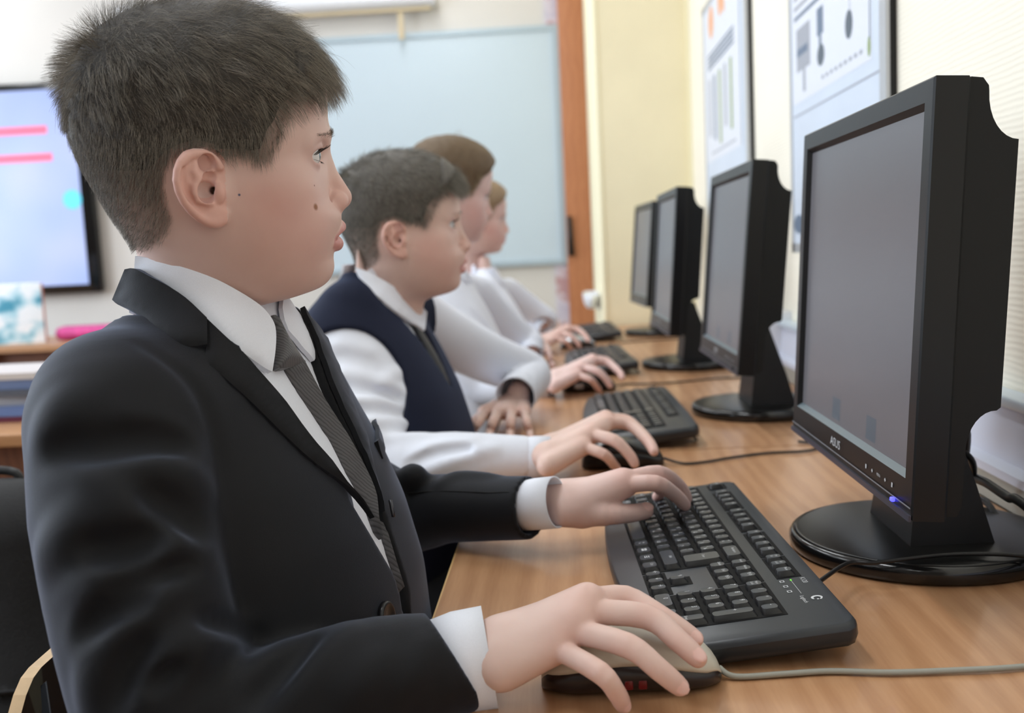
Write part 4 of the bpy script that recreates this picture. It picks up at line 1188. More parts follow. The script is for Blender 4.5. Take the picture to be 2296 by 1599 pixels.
def loft_torso(V, fr, rows, n=2.5):
    """rows (z, front, back, half width)"""
    rows = sorted(rows); Z = [r[0] for r in rows]
    def sm(a):
        for _ in range(5): a = np.convolve(np.pad(a, 2, mode='edge'), [.1, .2, .4, .2, .1], 'valid')
        return a
    F = sm(np.interp(V.ax[2], Z, [r[1] for r in rows])); B = sm(np.interp(V.ax[2], Z, [r[2] for r in rows])); W = sm(np.interp(V.ax[2], Z, [r[3] for r in rows]))
    x = V.ax[0][:, None, None] - fr.c[0]; y = V.ax[1][None, :, None] - fr.c[1]
    u = x * fr.f[0] + y * fr.f[1]; w = x * fr.a[0] + y * fr.a[1]
    C = (F + B) / 2
    q = (u - C) / np.maximum((F - B) / 2, .004)
    G = (np.abs(q) ** n + np.abs(w / np.maximum(W, .004)) ** n) ** (1 / n) - 1
    g = np.gradient(G.astype(np.float32), V.h)
    V.D = np.clip(G / np.maximum(np.sqrt(g[0] ** 2 + g[1] ** 2 + g[2] ** 2), 2.0), -.1, .3).astype(np.float32)
    zz = V.ax[2][None, None, :]; V.D = np.maximum(V.D, np.maximum(zz - Z[-1], Z[0] - zz)).astype(np.float32)
def see(V, pts, t0=.3, t1=2.6, fill=True, level=0.0):
    """photo positions -> points on the surface of V (neighbours fill in misses)"""
    D = np.array([ray(*p) for p in pts]); t = V.march(CAM, D, t0, t1, None, level)
    if fill and np.isnan(t).any():
        ok = np.where(~np.isnan(t))[0]
        if len(ok):
            for i in np.where(np.isnan(t))[0]: t[i] = t[ok[np.abs(ok - i).argmin()]]
    return CAM + D * t[:, None]
def refine(poly, step):
    out = []
    for i in range(len(poly)):
        a = np.array(poly[i], float); b = np.array(poly[(i + 1) % len(poly)], float); k = max(1, int(np.linalg.norm(b - a) / step))
        out += [a + (b - a) * j / k for j in range(k)]
    return np.array(out)
def smooth_poly(P, n=6, corners=()):
    """closed Catmull-Rom outline, kept sharp at the given indices"""
    P = [np.array(p, float) for p in P]; N = len(P); out = []
    for i in range(N):
        p1, p2 = P[i], P[(i + 1) % N]
        p0 = P[i - 1] if i not in corners else p1 * 2 - p2
        p3 = P[(i + 2) % N] if (i + 1) % N not in corners else p2 * 2 - p1
        for k in range(n):
            t = k / n
            out.append(0.5 * ((2 * p1) + (-p0 + p2) * t + (2 * p0 - 5 * p1 + 4 * p2 - p3) * t * t + (-p0 + 3 * p1 - 3 * p2 + p3) * t ** 3))
    return out
def patch(name, V, outline, cast, lift, thick, m, parent, br, step, bulge=0.0, blen=10.0, cols=None, relax=2):
    """a piece of cloth lying on V: outline in some 2-D plane, cast(points) -> 3-D points on V"""
    B = refine(outline, step); n = len(B)
    lo, hi = B.min(0), B.max(0)
    gx, gy = np.meshgrid(np.arange(lo[0] + step / 2, hi[0], step), np.arange(lo[1] + step / 2, hi[1], step))
    gx, gy = gx.ravel(), gy.ravel()
    ok = inpoly(gx, gy, B) & (polydist(gx, gy, B) > step * .55)
    pts = [Vector((float(p[0]), float(p[1]))) for p in B] + [Vector((float(a), float(b))) for a, b in zip(gx[ok], gy[ok])]
    r = delaunay_2d_cdt(pts, [(i, (i + 1) % n) for i in range(n)], [], 1, 1e-6)
    P2 = np.array([v[:] for v in r[0]]); T = [t for t in r[2]]
    O, D, tt = cast(P2, lift + thick); d = polydist(P2[:, 0], P2[:, 1], B)
    ok = np.where(~np.isnan(tt))[0]
    for i in np.where(np.isnan(tt))[0]: tt[i] = tt[ok[((P2[ok] - P2[i]) ** 2).sum(1).argmin()]]
    nb = [[] for _ in P2]
    for q in T:
        for i in range(len(q)): nb[q[i]].append(q[i - 1]); nb[q[i]].append(q[(i + 1) % len(q)])
    for _ in range(relax):                                   # even out the depth only, the outline stays
        Q = np.array([tt[q].mean() if q else tt[i] for i, q in enumerate(nb)]); tt = .5 * tt + .5 * Q
    P3 = O + D * tt[:, None]
    N = V.normal(P3, V.h * 4)
    top = P3 + N * (bulge * (1 - np.exp(-d / blen)))[:, None]; bot = P3 - N * (thick + .001)
    e = 1.0
    edge = {}
    for t in T:
        for i in range(len(t)):
            a, b = t[i], t[(i + 1) % len(t)]
            edge[(a, b)] = edge.get((a, b), 0) + 1
    bd = [(a, b) for (a, b) in edge if (b, a) not in edge]
    k = len(P2); VV = list(top) + list(bot); FF = [tuple(t) for t in T] + [tuple(t[::-1] + []) if isinstance(t, list) else tuple(t)[::-1] for t in []]
    FF += [tuple(i + k for i in reversed(t)) for t in T]
    for a, b in bd:
        j = len(VV); VV += [top[a], top[b], bot[b], bot[a]]; FF.append((j, j + 3, j + 2, j + 1))
    # orient by normal of first triangle
    t0 = T[0]; fn = np.cross(top[t0[1]] - top[t0[0]], top[t0[2]] - top[t0[0]])
    if fn @ N[t0[0]] < 0: FF = [f[::-1] for f in FF]
    return from_arrays(name, br(np.array(VV)), FF, m, parent, True)
def cuff(name, C, R, m, parent, br, up=(0, 0, 1), thick=.0016, n=32, sq=1.0):
    """open cloth tube along centres C with (side, up) radii R"""
    C = [np.asarray(c, float) for c in C]; b = MB(); out, inn = [], []
    for i, c in enumerate(C):
        t = nrm(C[min(i + 1, len(C) - 1)] - C[max(i - 1, 0)]); a = nrm(np.array(up, float) - t * (np.array(up) @ t)); s = np.cross(t, a)
        for L_, e in ((out, 0), (inn, thick)):
            L_.append([c + (R[i][0] - e) * math.cos(2 * PI * j / n) * s + (R[i][1] - e) * math.sin(2 * PI * j / n) * a for j in range(n)])
    b.rings([inn[0]] + out + [inn[-1]] + inn[::-1][1:], 0, True, False, False)
    b.V = [tuple(v) for v in br(np.array(b.V))]
    return b.build(name, m, parent)
def pz(L_): return [at_z(x, y, DESK + z)[...] for x, y, z in L_]
def sculpt_hand(wrist, fingers, thumb, scale=1.0, h=.0010, palm=(.0165, .0125), fr=(.0098, .0086, .0076, .0062), tr=(.0128, .0112, .0098, .0082), arm=None, nails=True, bump=None):
    """fingers: four lists of (knuckle, mid, end joint, tip), index first; thumb: (base, knuckle, joint, tip); wrist: two points"""
    A = [np.asarray(p, float) for f in fingers for p in f] + [np.asarray(p, float) for p in thumb] + [np.asarray(p, float) for p in wrist] + ([np.asarray(p, float) for p in arm[0]] if arm else [])
    A = np.array(A); V = Vol(A.min(0) - .03, A.max(0) + .03, h)
    w0, w1 = np.asarray(wrist[0], float), np.asarray(wrist[1], float)         # thumb side, little finger side
    k = .010 * scale
    if arm: V.tube(arm[0], arm[1])
    for i, f in enumerate(fingers):
        t = i / 3; w = w0 * (1 - t) + w1 * t
        V.cone(w, np.asarray(f[0], float), palm[0] * scale, palm[1] * scale, k)
    V.cone((w0 + w1) / 2, (np.asarray(fingers[1][0]) + fingers[2][0]) / 2, palm[0] * scale, palm[1] * scale * 1.15, k)
    V.cone(w0, np.asarray(thumb[0], float), palm[0] * scale * .9, tr[0] * scale * 1.1, k * 1.4)
    V.cone(np.asarray(thumb[0], float), np.asarray(fingers[0][0], float), tr[0] * scale * .75, palm[1] * scale * .7, k * 1.3)
    cols = []
    for i, f in enumerate(fingers):
        q = (1.0, 1.04, 1.0, .87)[i]
        F = Vol(np.array(f).min(0) - .022, np.array(f).max(0) + .022, h) if False else V
        S = spline(f, 4); r = np.interp(np.linspace(0, 3, len(S)), [0, .5, 1, 1.5, 2, 2.6, 3], [fr[0], fr[0] * .93, fr[1] * 1.04, fr[1] * .95, fr[2] * 1.03, fr[2] * .97, fr[3] * 1.04]) * scale * q
        V.tube(S, list(r), .0022 * scale)
    S = spline(thumb, 4); r = np.interp(np.linspace(0, 3, len(S)), [0, .6, 1, 1.5, 2, 2.6, 3], [tr[0], tr[0] * .96, tr[1] * 1.03, tr[1] * .94, tr[2] * 1.03, tr[2] * .96, tr[3] * 1.02]) * scale
    V.tube(S, list(r), .005 * scale)
    nl = []
    allf = list(fingers) + [thumb]
    if nails:
        for i, f in enumerate(allf):
            tip = np.asarray(f[3], float); d = nrm(tip - np.asarray(f[2], float))
            base = np.asarray(f[1], float); bend = nrm(np.cross(np.asarray(f[2]) - base, tip - np.asarray(f[2])) + 1e-9)
            up = nrm(np.cross(bend, d)) * -1
            up = up if up @ np.array([0, 0, 1.0]) > -.2 else -up
            if i == 4 and bump is not None: up = nrm(np.asarray(bump, float) - d * (np.asarray(bump, float) @ d))
            rr = (fr[3] if i < 4 else tr[3]) * scale * ((1.0, 1.04, 1.0, .87, 1.0)[i])
            c = tip + up * rr * .80 - d * rr * .05; s_ = np.cross(d, up)
            V.ell(c, (rr * .95, rr * .72, rr * .26), .0006, R=np.stack([d, s_, up])); nl.append((c, d, s_, up, rr))
    return V, nl, allf
def hand_mesh(V, nl, fs, skin, scale=1.0, smooth=1, pink=1.0):
    P, F = V.mesh(smooth); P, F = largest(P, F)
    c = np.repeat(np.array(lin(skin)[:3])[None], len(P), 0)
    def tint(m, col, k):
        nonlocal c
        m = np.clip(m * k, 0, 1)[:, None]; c = c * (1 - m) + np.array(lin(col)[:3]) * m
    for f in fs:
        for j, s_ in ((0, .011), (1, .008), (2, .006)): tint(gauss(P, np.asarray(f[j], float), s_ * scale), (214, 146, 128), .34 * pink)
        tint(gauss(P, np.asarray(f[3], float), .009 * scale), (214, 146, 132), .28 * pink)
    for cc, d, s_, up, rr in nl:
        q = (((P - cc) @ d) / (rr * .98)) ** 2 + (((P - cc) @ s_) / (rr * .75)) ** 2 + (((P - cc) @ up) / (rr * .5)) ** 2
        tint((q < 1).astype(float), (238, 198, 190), .9)
    return P, F, c
def merge(parts):
    Vs, Fs, Cs, o = [], [], [], 0
    for v, f, c in parts: Vs.append(v); Fs.append(f + o); Cs.append(c); o += len(v)
    return np.concatenate(Vs), np.concatenate(Fs), np.concatenate(Cs)
# cloth
def cloth(name, c, rough=.85, sheen=.4, weave=900, tint=None, var=.12, bump=.25, bd=.0006, spec=.25):
    t = NT(name); t.set(Roughness=rough, Sheen_Weight=sheen, Sheen_Roughness=.4, Specular_IOR_Level=spec)
    if tint: t.b.inputs['Sheen Tint'].default_value = lin(tint)
    n = t.noise(weave, 2); d = tuple(v * (1 - var) for v in lin(c)[:3]) + (1,); e = tuple(min(1, v * (1 + var)) for v in lin(c)[:3]) + (1,)
    t.link(t.ramp(n, [(.3, d), (.7, e)]), t.b.inputs['Base Color']); t.bump(n, bump, bd)
    return t.m
M['suit'] = cloth('charcoal suit wool', (17, 18, 21), .7, .75, 1400, (140, 150, 174))
M['seam'] = mat('dark seam thread', (12, 12, 14), .9)
M['shirt'] = cloth('white shirt cotton', (233, 237, 248), .7, .1, 1600, None, .03, .12, .0003)
M['vest'] = cloth('navy vest cloth', (24, 29, 48), .85, .4, 1200, (90, 110, 150))
M['darktie'] = cloth('black tie silk', (26, 26, 28), .5, .1, 1500)
M['trousers'] = cloth('dark trousers', (26, 27, 31), .85, .3, 1200)
t = NT('grey striped tie'); t.set(Roughness=.5, Sheen_Weight=.2)
w_ = t.add('ShaderNodeTexWave', wave_type='BANDS', bands_direction='DIAGONAL'); w_.inputs['Scale'].default_value = 230; w_.inputs['Distortion'].default_value = 0.0; w_.inputs['Detail'].default_value = 1
t.link(t.mapping((.25, 1.0, .55)), w_.inputs['Vector'])
t.link(t.ramp(w_.outputs['Fac'], [(.12, lin((56, 55, 58))), (.45, lin((80, 79, 83)))]), t.b.inputs['Base Color']); t.bump(w_.outputs['Fac'], .2, .0004); M['tie'] = t.m

def cast_view(V):
    def go(P2, lv=0.0):
        D = ray(P2[:, 0], P2[:, 1]); return np.repeat(CAM[None], len(P2), 0), D, V.march(CAM, D, .3, 3.6, None, lv)
    return go
def cast_dir(V, fr, start, sgn):
    def go(P2, lv=0.0):
        D = np.repeat(fr.f[None] * sgn, len(P2), 0); O = fr.w(np.full(len(P2), start), P2[:, 0], P2[:, 1]); return O, D, V.march(O, D, 0, .5, None, lv)
    return go
# ================================================================== the boy in the suit
def person(label, loc):
    return thing('person', label, 'person', loc)
def to_world(P, o, B, s=1.0): return o + (np.asarray(P) * s) @ B
def inv(parent, V): return V - np.array(parent.location)
B1 = np.stack([EU, EV, EW]); O1 = O3.copy()
boy = person('boy in dark suit and grey tie sitting nearest the camera, hand on a beige mouse', (-.25, .81, 0))
def bring(V): return np.asarray(V) - np.array([-.25, .81, 0])
VH1, E1 = build_head(.0011)
hv, hf = VH1.mesh(1); hv, hf = largest(hv, hf)
hc = head_cols(hv, (222, 193, 185), (98, 85, 76))
st = skin_mat('skin of the boy in the suit')
def mole(px, py, w, r, col):
    r_ = ray(px, py); o = (CAM - O1) @ B1.T; d = r_ @ B1.T
    t = VH1.march(o, d[None], .55, 1.0)[0]
    spot(st, bring(to_world(o + d * t, O1, B1)), r, col)
mole(708, 464, .05, .0030, (150, 104, 80)); mole(705, 416, .05, .0008, (130, 90, 80)); mole(536.5, 437, .07, .0011, (84, 84, 110)); mole(713.5, 267, .04, .0007, (140, 100, 90))
M['skin1'] = st.m
body_parts = [(to_world(hv, O1, B1), hf, hc)]
eyem = NT('eye'); eyem.set(Roughness=.08, Specular_IOR_Level=.6, Coat_Weight=.6, Coat_Roughness=.03)
_a = eyem.add('ShaderNodeAttribute'); _a.attribute_name = 'Col'; eyem.link(_a.outputs['Color'], eyem.b.inputs['Base Color']); M['eye'] = eyem.m
def add_eyes(E, o, B, s, parent, br, gaze=(1, .10, .06)):
    ev, ef, ec = eye_mesh()
    g = nrm(gaze); up = nrm(np.array([0, 1, 0]) - g * g[1]); R = np.stack([g, up, np.cross(g, up)])
    for k in (1, -1):
        from_arrays('eye', br(to_world(E[k] + ev @ R, o, B, s)), ef, M['eye'], parent, True, ec)
add_eyes(E1, O1, B1, 1.0, boy, bring)
# hair: mass, strands, brows, lashes
M['hair1'] = hair_mat('dark brown hair', (50, 46, 40), (166, 157, 143))
M['hairmass1'] = mat('dark brown hair mass', (50, 45, 39), .6, var=.3, scale=400, bump=.6, bscale=700, bdist=.002)
def hair_cap(VHx, hv, hf, style, o, B, s, parent, br, m, k=.30):
    u, F, d = fit_cap(hv, hf, style)
    P = hv[u]; N = VHx.normal(P); ln, lift, x, y = hair_fields(mirr(P), style)
    t = k * ln * smooth01(.0, .016, d) - .0006
    t = t + .0014 * wob(P, 160) * smooth01(.006, .02, ln) * smooth01(.004, .02, d)
    t = t - .0030 * (smooth01(545, 590, x) * smooth01(215, 260, y) + smooth01(310, 420, y))
    Q = P + N * t[:, None]
    return from_arrays('hair', br(to_world(Q, o, B, s)), F, m, parent)
cap1 = hair_cap(VH1, hv, hf, 'short', O1, B1, 1.0, boy, bring, M['hairmass1'])
S = make_hair(VH1, hv, hf, 56000, 'short', clump=.75)
S = to_world(S.reshape(-1, 3), O1, B1).reshape(S.shape)
curves_obj('hair_strands', bring(S), .00010, M['hair1'], cap1)
def brow_lash(VHx, o, B, s, parent, br, m, n=220):
    g = np.random.default_rng(5)
    SS = []
    for sd in (1, -1):
        for k in range(n):
            q = g.random() ** 1.5 * .9 + .02
            px = 735 - 52 * q; py = 300 + 3 * math.sin(q * 3) - 4 * q + g.normal() * (4.5 - 3 * q) + 12 * max(0, q - .6)
            w = .008 + .038 * q
            p = L(px, py, w); p = np.array([p[0] + .012, p[1], sd * p[2]]); t = VHx.march(p, np.array([[-1.0, 0, 0]]), 0, .05)[0]
            if np.isnan(t): continue
            p = p - np.array([t, 0, 0]); N = VHx.normal(p[None])[0]
            d = nrm(np.array([-.25 - .3 * q, .55 - .75 * q, sd * (.25 + .6 * q)]) + g.normal(size=3) * .15 + N * .45)
            ln = .0038 * (1 - .45 * q)
            SS.append([p - N * .0003, p + d * ln * .5, p + d * ln * .9 + np.array([0, -.0003, 0]), p + d * ln * 1.1 - N * .001])
    o1 = curves_obj('eyebrows', br(to_world(np.array(SS).reshape(-1, 3), o, B, s)).reshape(len(SS), 4, 3), .00008 * s, m, parent)
    SS = []
    for sd in (1, -1):
        c = E1[sd]
        for k in range(46):
            q = k / 45
            a = c + np.array([.0126 - .0095 * max(0, q - .25) ** 1.4 * 1.2, .0058 - .0054 * max(0, q - .35) ** 1.3 * 1.7, sd * (-.0062 + .0190 * q)])
            out = nrm(np.array([1.0, .05 + .25 * q, sd * (-.35 + .95 * q)])); ln = .0075 * (.75 + .35 * math.sin(q * 3.1)) * g.uniform(.8, 1.1)
            p1 = a + out * ln * .5 + np.array([0, -.0006, 0]); p2 = a + out * ln * .85 + np.array([0, .0006, 0]); p3 = a + out * ln + np.array([0, .0020, 0])
            SS.append([a, p1, p2, p3])
        for k in range(13):
            q = k / 12
            a = c + np.array([.0122 - .007 * q ** 2, -.0058 + .0030 * q, sd * (-.004 + .014 * q)])
            out = nrm(np.array([1.0, -.35, sd * (-.2 + .7 * q)])); ln = .0032 * g.uniform(.7, 1.1)
            SS.append([a, a + out * ln * .5, a + out * ln * .8, a + out * ln + np.array([0, -.0004, 0])])
    curves_obj('eyelashes', br(to_world(np.array(SS).reshape(-1, 3), o, B, s)).reshape(len(SS), 4, 3), .00010 * s, M['lash'], parent)
M['lash'] = mat('dark lashes', (30, 24, 22), .5)
brow_lash(VH1, O1, B1, 1.0, boy, bring, M['hair1'])
# ---- torso and suit of the first boy
F1 = Frame(-.27, .812, math.radians(-9))
tie_line = [(632, 716), (668, 812), (710, 905), (762, 982), (808, 1074), (848, 1155), (880, 1240), (905, 1340), (916, 1420)]
fz = sorted((F1.hit(*p)[::-1]) for p in tie_line)           # (z, forward)
fx = lambda z: float(np.interp(z, [q[0] for q in fz], [q[1] for q in fz])) - .006
ROW1 = [(.50, .13, -.10, .155), (.62, .145, -.085, .158), (.70, fx(.70), -.082, .156), (.76, fx(.76), -.088, .152), (.82, fx(.82), -.098, .150), (.87, fx(.87), -.105, .150), (.91, fx(.91), -.110, .148), (.94, fx(.94), -.108, .140), (.962, fx(.962), -.093, .120), (.980, fx(.98), -.079, .092), (.995, fx(.985) - .004, -.071, .070), (1.012, fx(.985) - .010, -.067, .0585), (1.06, fx(.985) - .012, -.065, .055)]
T1 = Vol((-.46, .52, .50), (.02, 1.20, 1.06), .0032)
loft_torso(T1, F1, ROW1)
SL_R = [(254, 902, .705), (262, 955, .688), (285, 1150, .660), (318, 1370, .632), (372, 1600, .612), (420, 1765, .604), (580, 1650, .625), (800, 1543, .650), (1000, 1492, .672), (1075, 1472, .684)]
RR_R = [.048, .0605, .0625, .058, .0545, .052, .052, .0455, .0365, .034]
R_arm = [at_y(*p) for p in SL_R]
L_arm = [np.array([-.328, .945, .918]), np.array([-.302, .988, .855]), np.array([-.250, 1.040, .795])] + [at_y(*p) for p in ((905, 1150, 1.075), (1000, 1140, 1.055), (1110, 1140, 1.03), (1196, 1138, 1.008))]
RR_L = [.052, .053, .050, .043, .0375, .034, .0325]
J1 = Vol((-.46, .52, .50), (.03, 1.20, 1.06), .0026)
loft_torso(J1, F1, [(z, f + .009, b - .009, w + .010) for z, f, b, w in ROW1 if z < 1.0])
chest = Vol(J1.lo, J1.lo + (np.array(J1.n) - 1) * J1.h, J1.h); chest.D = J1.D.copy()
# armhole seam: the sleeve is joined with a tight crease, the shoulder softly
J1.tube([F1.w(-.038, -.060, .954), R_arm[0], R_arm[1]], [.028, .044, .050], .05)
J1.tube([F1.w(-.034, .060, .956), L_arm[0], L_arm[1]], [.028, .044, .046], .05)
J1.tube(spline(R_arm, 4), list(np.interp(np.linspace(0, 9, 37), range(10), RR_R)), .010)
J1.tube(spline(L_arm, 4), list(np.interp(np.linspace(0, 6, 25), range(7), RR_L)), .010)
def fold(V, pts, r, k, sink=.55, mode='add'):
    P = see(V, pts); N = V.normal(P, .006); P = P - N * (r * sink if mode == 'add' else -r * sink)
    S = spline(list(P), 4); n = len(S); rr = [r * (.35 + .65 * math.sin(PI * (i + .5) / n) ** .6) for i in range(n)]
    V.tube(S, rr, k, mode)
base = Vol(J1.lo, J1.lo + (np.array(J1.n) - 1) * J1.h, J1.h); base.D = J1.D.copy()
def foldb(pts, r, k, sink=.78, mode='add'):
    if mode == 'add' and sink > .7: r, k = r * 1.6, k * .9
    P = see(base, pts); N = base.normal(P, .006); P = P - N * (r * sink if mode == 'add' else -r * sink)
    S = spline(list(P), 4); n = len(S); rr = [1.15 * r * (.35 + .65 * math.sin(PI * (i + .5) / n) ** .6) for i in range(n)]
    J1.tube(S, rr, k * .72, mode)
for pts, r in (([(84, 1000), (112, 955), (150, 915), (205, 885)], .012), ([(120, 1060), (190, 1072), (245, 1120), (297, 1150), (360, 1148)], .010),
               ([(230, 1010), (330, 1020), (420, 1060), (470, 1110)], .011), ([(300, 955), (380, 985), (450, 1030)], .008),
               ([(214, 1150), (165, 1186), (120, 1232), (100, 1280)], .013), ([(330, 1180), (400, 1215), (470, 1245)], .009),
               ([(144, 1320), (197, 1313), (262, 1283), (350, 1240), (430, 1215)], .011),
               ([(490, 1290), (400, 1302), (341, 1320), (270, 1345), (205, 1395), (160, 1450)], .010),
               ([(360, 1326), (352, 1352), (290, 1400), (250, 1458), (230, 1525), (222, 1600)], .008),
               ([(205, 1440), (198, 1520), (196, 1610)], .007), ([(480, 1400), (398, 1462), (341, 1503), (304, 1547), (276, 1610)], .009),
               ([(572, 1432), (510, 1416), (462, 1428), (420, 1462), (357, 1508), (320, 1560)], .010), ([(797, 1408), (745, 1463), (673, 1522), (615, 1585)], .010),
               ([(879, 1478), (817, 1517), (769, 1560)], .008), ([(640, 1440), (590, 1490), (520, 1540), (470, 1600)], .009), ([(960, 1440), (930, 1500), (890, 1560)], .006)):
    foldb(pts, r, .014)
for pts, r in (([(130, 1010), (210, 1000), (330, 985), (410, 1000)], .012), ([(330, 1110), (400, 1150), (440, 1190)], .010), ([(200, 1230), (280, 1230), (350, 1205)], .011), ([(260, 1320), (330, 1300), (420, 1270)], .006), ([(190, 1420), (250, 1370), (320, 1345)], .008), ([(330, 1440), (290, 1500), (262, 1580)], .008), ([(345, 1545), (365, 1522), (400, 1490)], .005), ([(700, 1440), (630, 1510), (570, 1580)], .008), ([(450, 1395), (520, 1400), (580, 1425)], .007)):
    foldb(pts, r, .012, .35, 'cut')
foldb([(900, 1085), (925, 1060), (945, 1075)], .012, .012, .3); foldb([(985, 1085), (1030, 1066), (1110, 1068)], .007, .012, .4)
# sleeve seam at the armhole
foldb([(300, 765), (360, 800), (430, 860), (470, 940), (492, 1040), (496, 1120)], .0045, .004, .3, 'cut')
J1.blur(2, 1)
# open sleeve ends
def cut_plane(V, o, n, lo, hi, rad=None):
    n = nrm(n); o = np.asarray(o, float)
    def fn(x, y, z):
        a = (x - o[0]) * n[0] + (y - o[1]) * n[1] + (z - o[2]) * n[2]
        if rad is None: return -a
        r2 = (x - o[0]) ** 2 + (y - o[1]) ** 2 + (z - o[2]) ** 2 - a * a
        return np.maximum(-a, np.sqrt(np.maximum(r2, 0)) - rad)
    V.op(fn, lo, hi, 0, 'cut', 0)
eR = at_y(1022, 1487, .677); dR = nrm(R_arm[-1] - R_arm[-3]); nR = nrm(dR + np.array([.0, 0, .42]))
J1.tube([eR - dR * .05, eR + dR * .06], [.029, .031], .001, 'cut')
cut_plane(J1, eR, nR, eR - .075, eR + .11)
eL = at_y(1189, 1138, 1.010); dL = nrm(L_arm[-1] - L_arm[-2])
J1.tube([eL - dL * .04, eL + dL * .05], [.0275, .0275], .001, 'cut')
cut_plane(J1, eL, dL, eL - .06, eL + .09)
# V opening
NV = [(577, 825), (608, 860), (643, 901), (677, 949), (712, 994), (746, 1032), (780, 1080), (816, 1120), (840, 1160), (860, 1208), (880, 1268), (900, 1340), (908, 1384)]
Pn = see(chest, [(540, 780)] + NV + [(914, 1450)]); _, ya, zz_ = F1.to(Pn)
o_ = np.argsort(zz_); vz, vw = zz_[o_], np.clip(-ya[o_], .004, .07)
print('V opening', np.round(vz, 3), np.round(vw, 3))
Tj = Vol(J1.lo, J1.lo + (np.array(J1.n) - 1) * J1.h, J1.h); loft_torso(Tj, F1, [(z, f - .002, b, w) for z, f, b, w in ROW1])
x = J1.ax[0][:, None, None] - F1.c[0]; y = J1.ax[1][None, :, None] - F1.c[1]; z = J1.ax[2]
wz = np.interp(z, np.concatenate([vz, [vz[-1] + .03, 1.0, 1.1]]), np.concatenate([vw, [vw[-1] + .012, .058, .060]]))[None, None, :]
ac_ = x * F1.a[0] + y * F1.a[1]
Vd = np.maximum(np.where(ac_ > 0, ac_ - .62 * wz, -ac_ - wz), -(x * F1.f[0] + y * F1.f[1]) + np.where(z > .985, -.2, .0)[None, None, :])
J1.D = np.maximum(J1.D, -np.maximum(Vd, -Tj.D)).astype(np.float32)
del Tj
jv, jf = J1.mesh(1); jv, jf = largest(jv, jf)
jacket = from_arrays('suit_jacket', bring(jv), jf, M['suit'], boy)
sv, sf = T1.mesh(1); shirt = from_arrays('shirt', bring(sv), sf, M['shirt'], boy)
P_ = see(J1, [(912, 1106), (960, 1102), (1000, 1101), (1050, 1103), (1100, 1105), (1140, 1104), (1182, 1104)]); MB().tube(list(bring(P_)), .0007, 6).build('sleeve_seam', M['seam'], jacket)
# lapels, collars
CS = Vol(T1.lo, T1.lo + (np.array(T1.n) - 1) * T1.h, T1.h); loft_torso(CS, F1, [(z, f + .009, b - .009, w + .010) for z, f, b, w in ROW1]); CS.blur(3, 3)
TS = T1.copy().blur(2, 2)
LAP = [(462, 712), (465, 772), (457, 813), (505, 848), (574, 911), (643, 980), (712, 1042), (784, 1092), (826, 1140)] + [(840, 1160), (816, 1120), (780, 1080), (746, 1032), (712, 994), (677, 949), (643, 901), (608, 860), (577, 825), (550, 794), (505, 753)]
def to_yz(V, pts): P = see(V, pts); _, a, z = F1.to(P); return np.stack([a, z], 1)
lap = to_yz(CS, LAP)
def cast_front(V): return cast_dir(V, F1, .30, -1)
def cast_back(V): return cast_dir(V, F1, -.22, 1)
patch('lapel', CS, smooth_poly(LAP, 2, (0, 1, 2, 8, 9)), cast_view(CS), .0012, .0036, M['suit'], jacket, bring, 11, .0012, 8, relax=4)
lapm = lap.copy(); lapm[:, 0] = -lap[:, 0] - .38 * np.interp(lap[:, 1], vz, vw)
patch('lapel', CS, lapm[::-1], cast_front(CS), .0008, .0036, M['suit'], jacket, bring, .006, .0012, .004)
COLL = [(279, 604), (300, 602), (334, 619), (368, 636), (416, 667), (464, 712), (465, 772), (398, 776), (343, 733), (299, 699), (264, 683), (251, 672)]
patch('collar', CS, smooth_poly(COLL, 3, (0, 5, 6, 11)), cast_view(CS), .003, .0045, M['suit'], jacket, bring, 10, .0025, 12, relax=8)
SCOL = [(303, 574), (340, 580), (368, 588), (423, 603), (485, 626), (536, 653), (574, 677), (594, 694), (612, 718), (619, 743), (618, 784), (611, 833), (594, 825), (550, 794), (505, 757), (464, 720), (416, 675), (368, 645), (330, 625), (300, 612)]
patch('collar', TS, smooth_poly(SCOL, 3, (0, 11, 19)), cast_view(TS), .004, .0035, M['shirt'], shirt, bring, 9, .0012, 8, relax=8)
patch('collar', TS, [(-.045, 1.022), (.045, 1.022), (.050, 1.0), (-.050, 1.0)], cast_back(TS), .001, .0035, M['shirt'], shirt, bring, .007, .001, .004, relax=6)
# far collar leaf, mirrored from the near one in the torso frame
nearP = see(T1, [tuple(p) for p in [(536, 653), (574, 677), (594, 694), (612, 718), (619, 743), (618, 784), (611, 833), (594, 825), (550, 794)]]); _, na, nz = F1.to(nearP)
leaf = np.stack([-na, nz], 1); patch('collar', T1, leaf[::-1], cast_front(T1), .003, .003, M['shirt'], shirt, bring, .005, .001, .004)
# tie
KN = [(608, 708), (618, 706), (629, 715), (650, 757), (681, 805), (684, 811), (655, 822), (634, 826), (617, 822), (618, 784), (619, 743)]
BL = [(634, 823), (684, 809), (729, 894), (780, 973), (806, 1020), (832, 1072), (846, 1112), (850, 1156), (860, 1208), (846, 1190), (810, 1120), (784, 1076), (742, 990), (691, 915)]
TAIL = [(838, 1120), (852, 1140), (872, 1200), (893, 1270), (912, 1330), (930, 1392), (934, 1440), (914, 1440), (906, 1384), (896, 1340), (876, 1268), (856, 1200)]
tie = patch('tie', TS, smooth_poly(BL, 2, (0, 1, 8)), cast_view(TS), .003, .0035, M['tie'], boy, bring, 9, .0012, 8, relax=14)
patch('tie_knot', TS, smooth_poly(KN, 2, (0, 2, 8)), cast_view(TS), .003, .006, M['tie'], tie, bring, 8, .006, 14, relax=6)
patch('tie_tail', TS, smooth_poly(TAIL, 2, (0, 6, 7)), cast_view(TS), .001, .003, M['tie'], tie, bring, 8, .001, 8, relax=6)
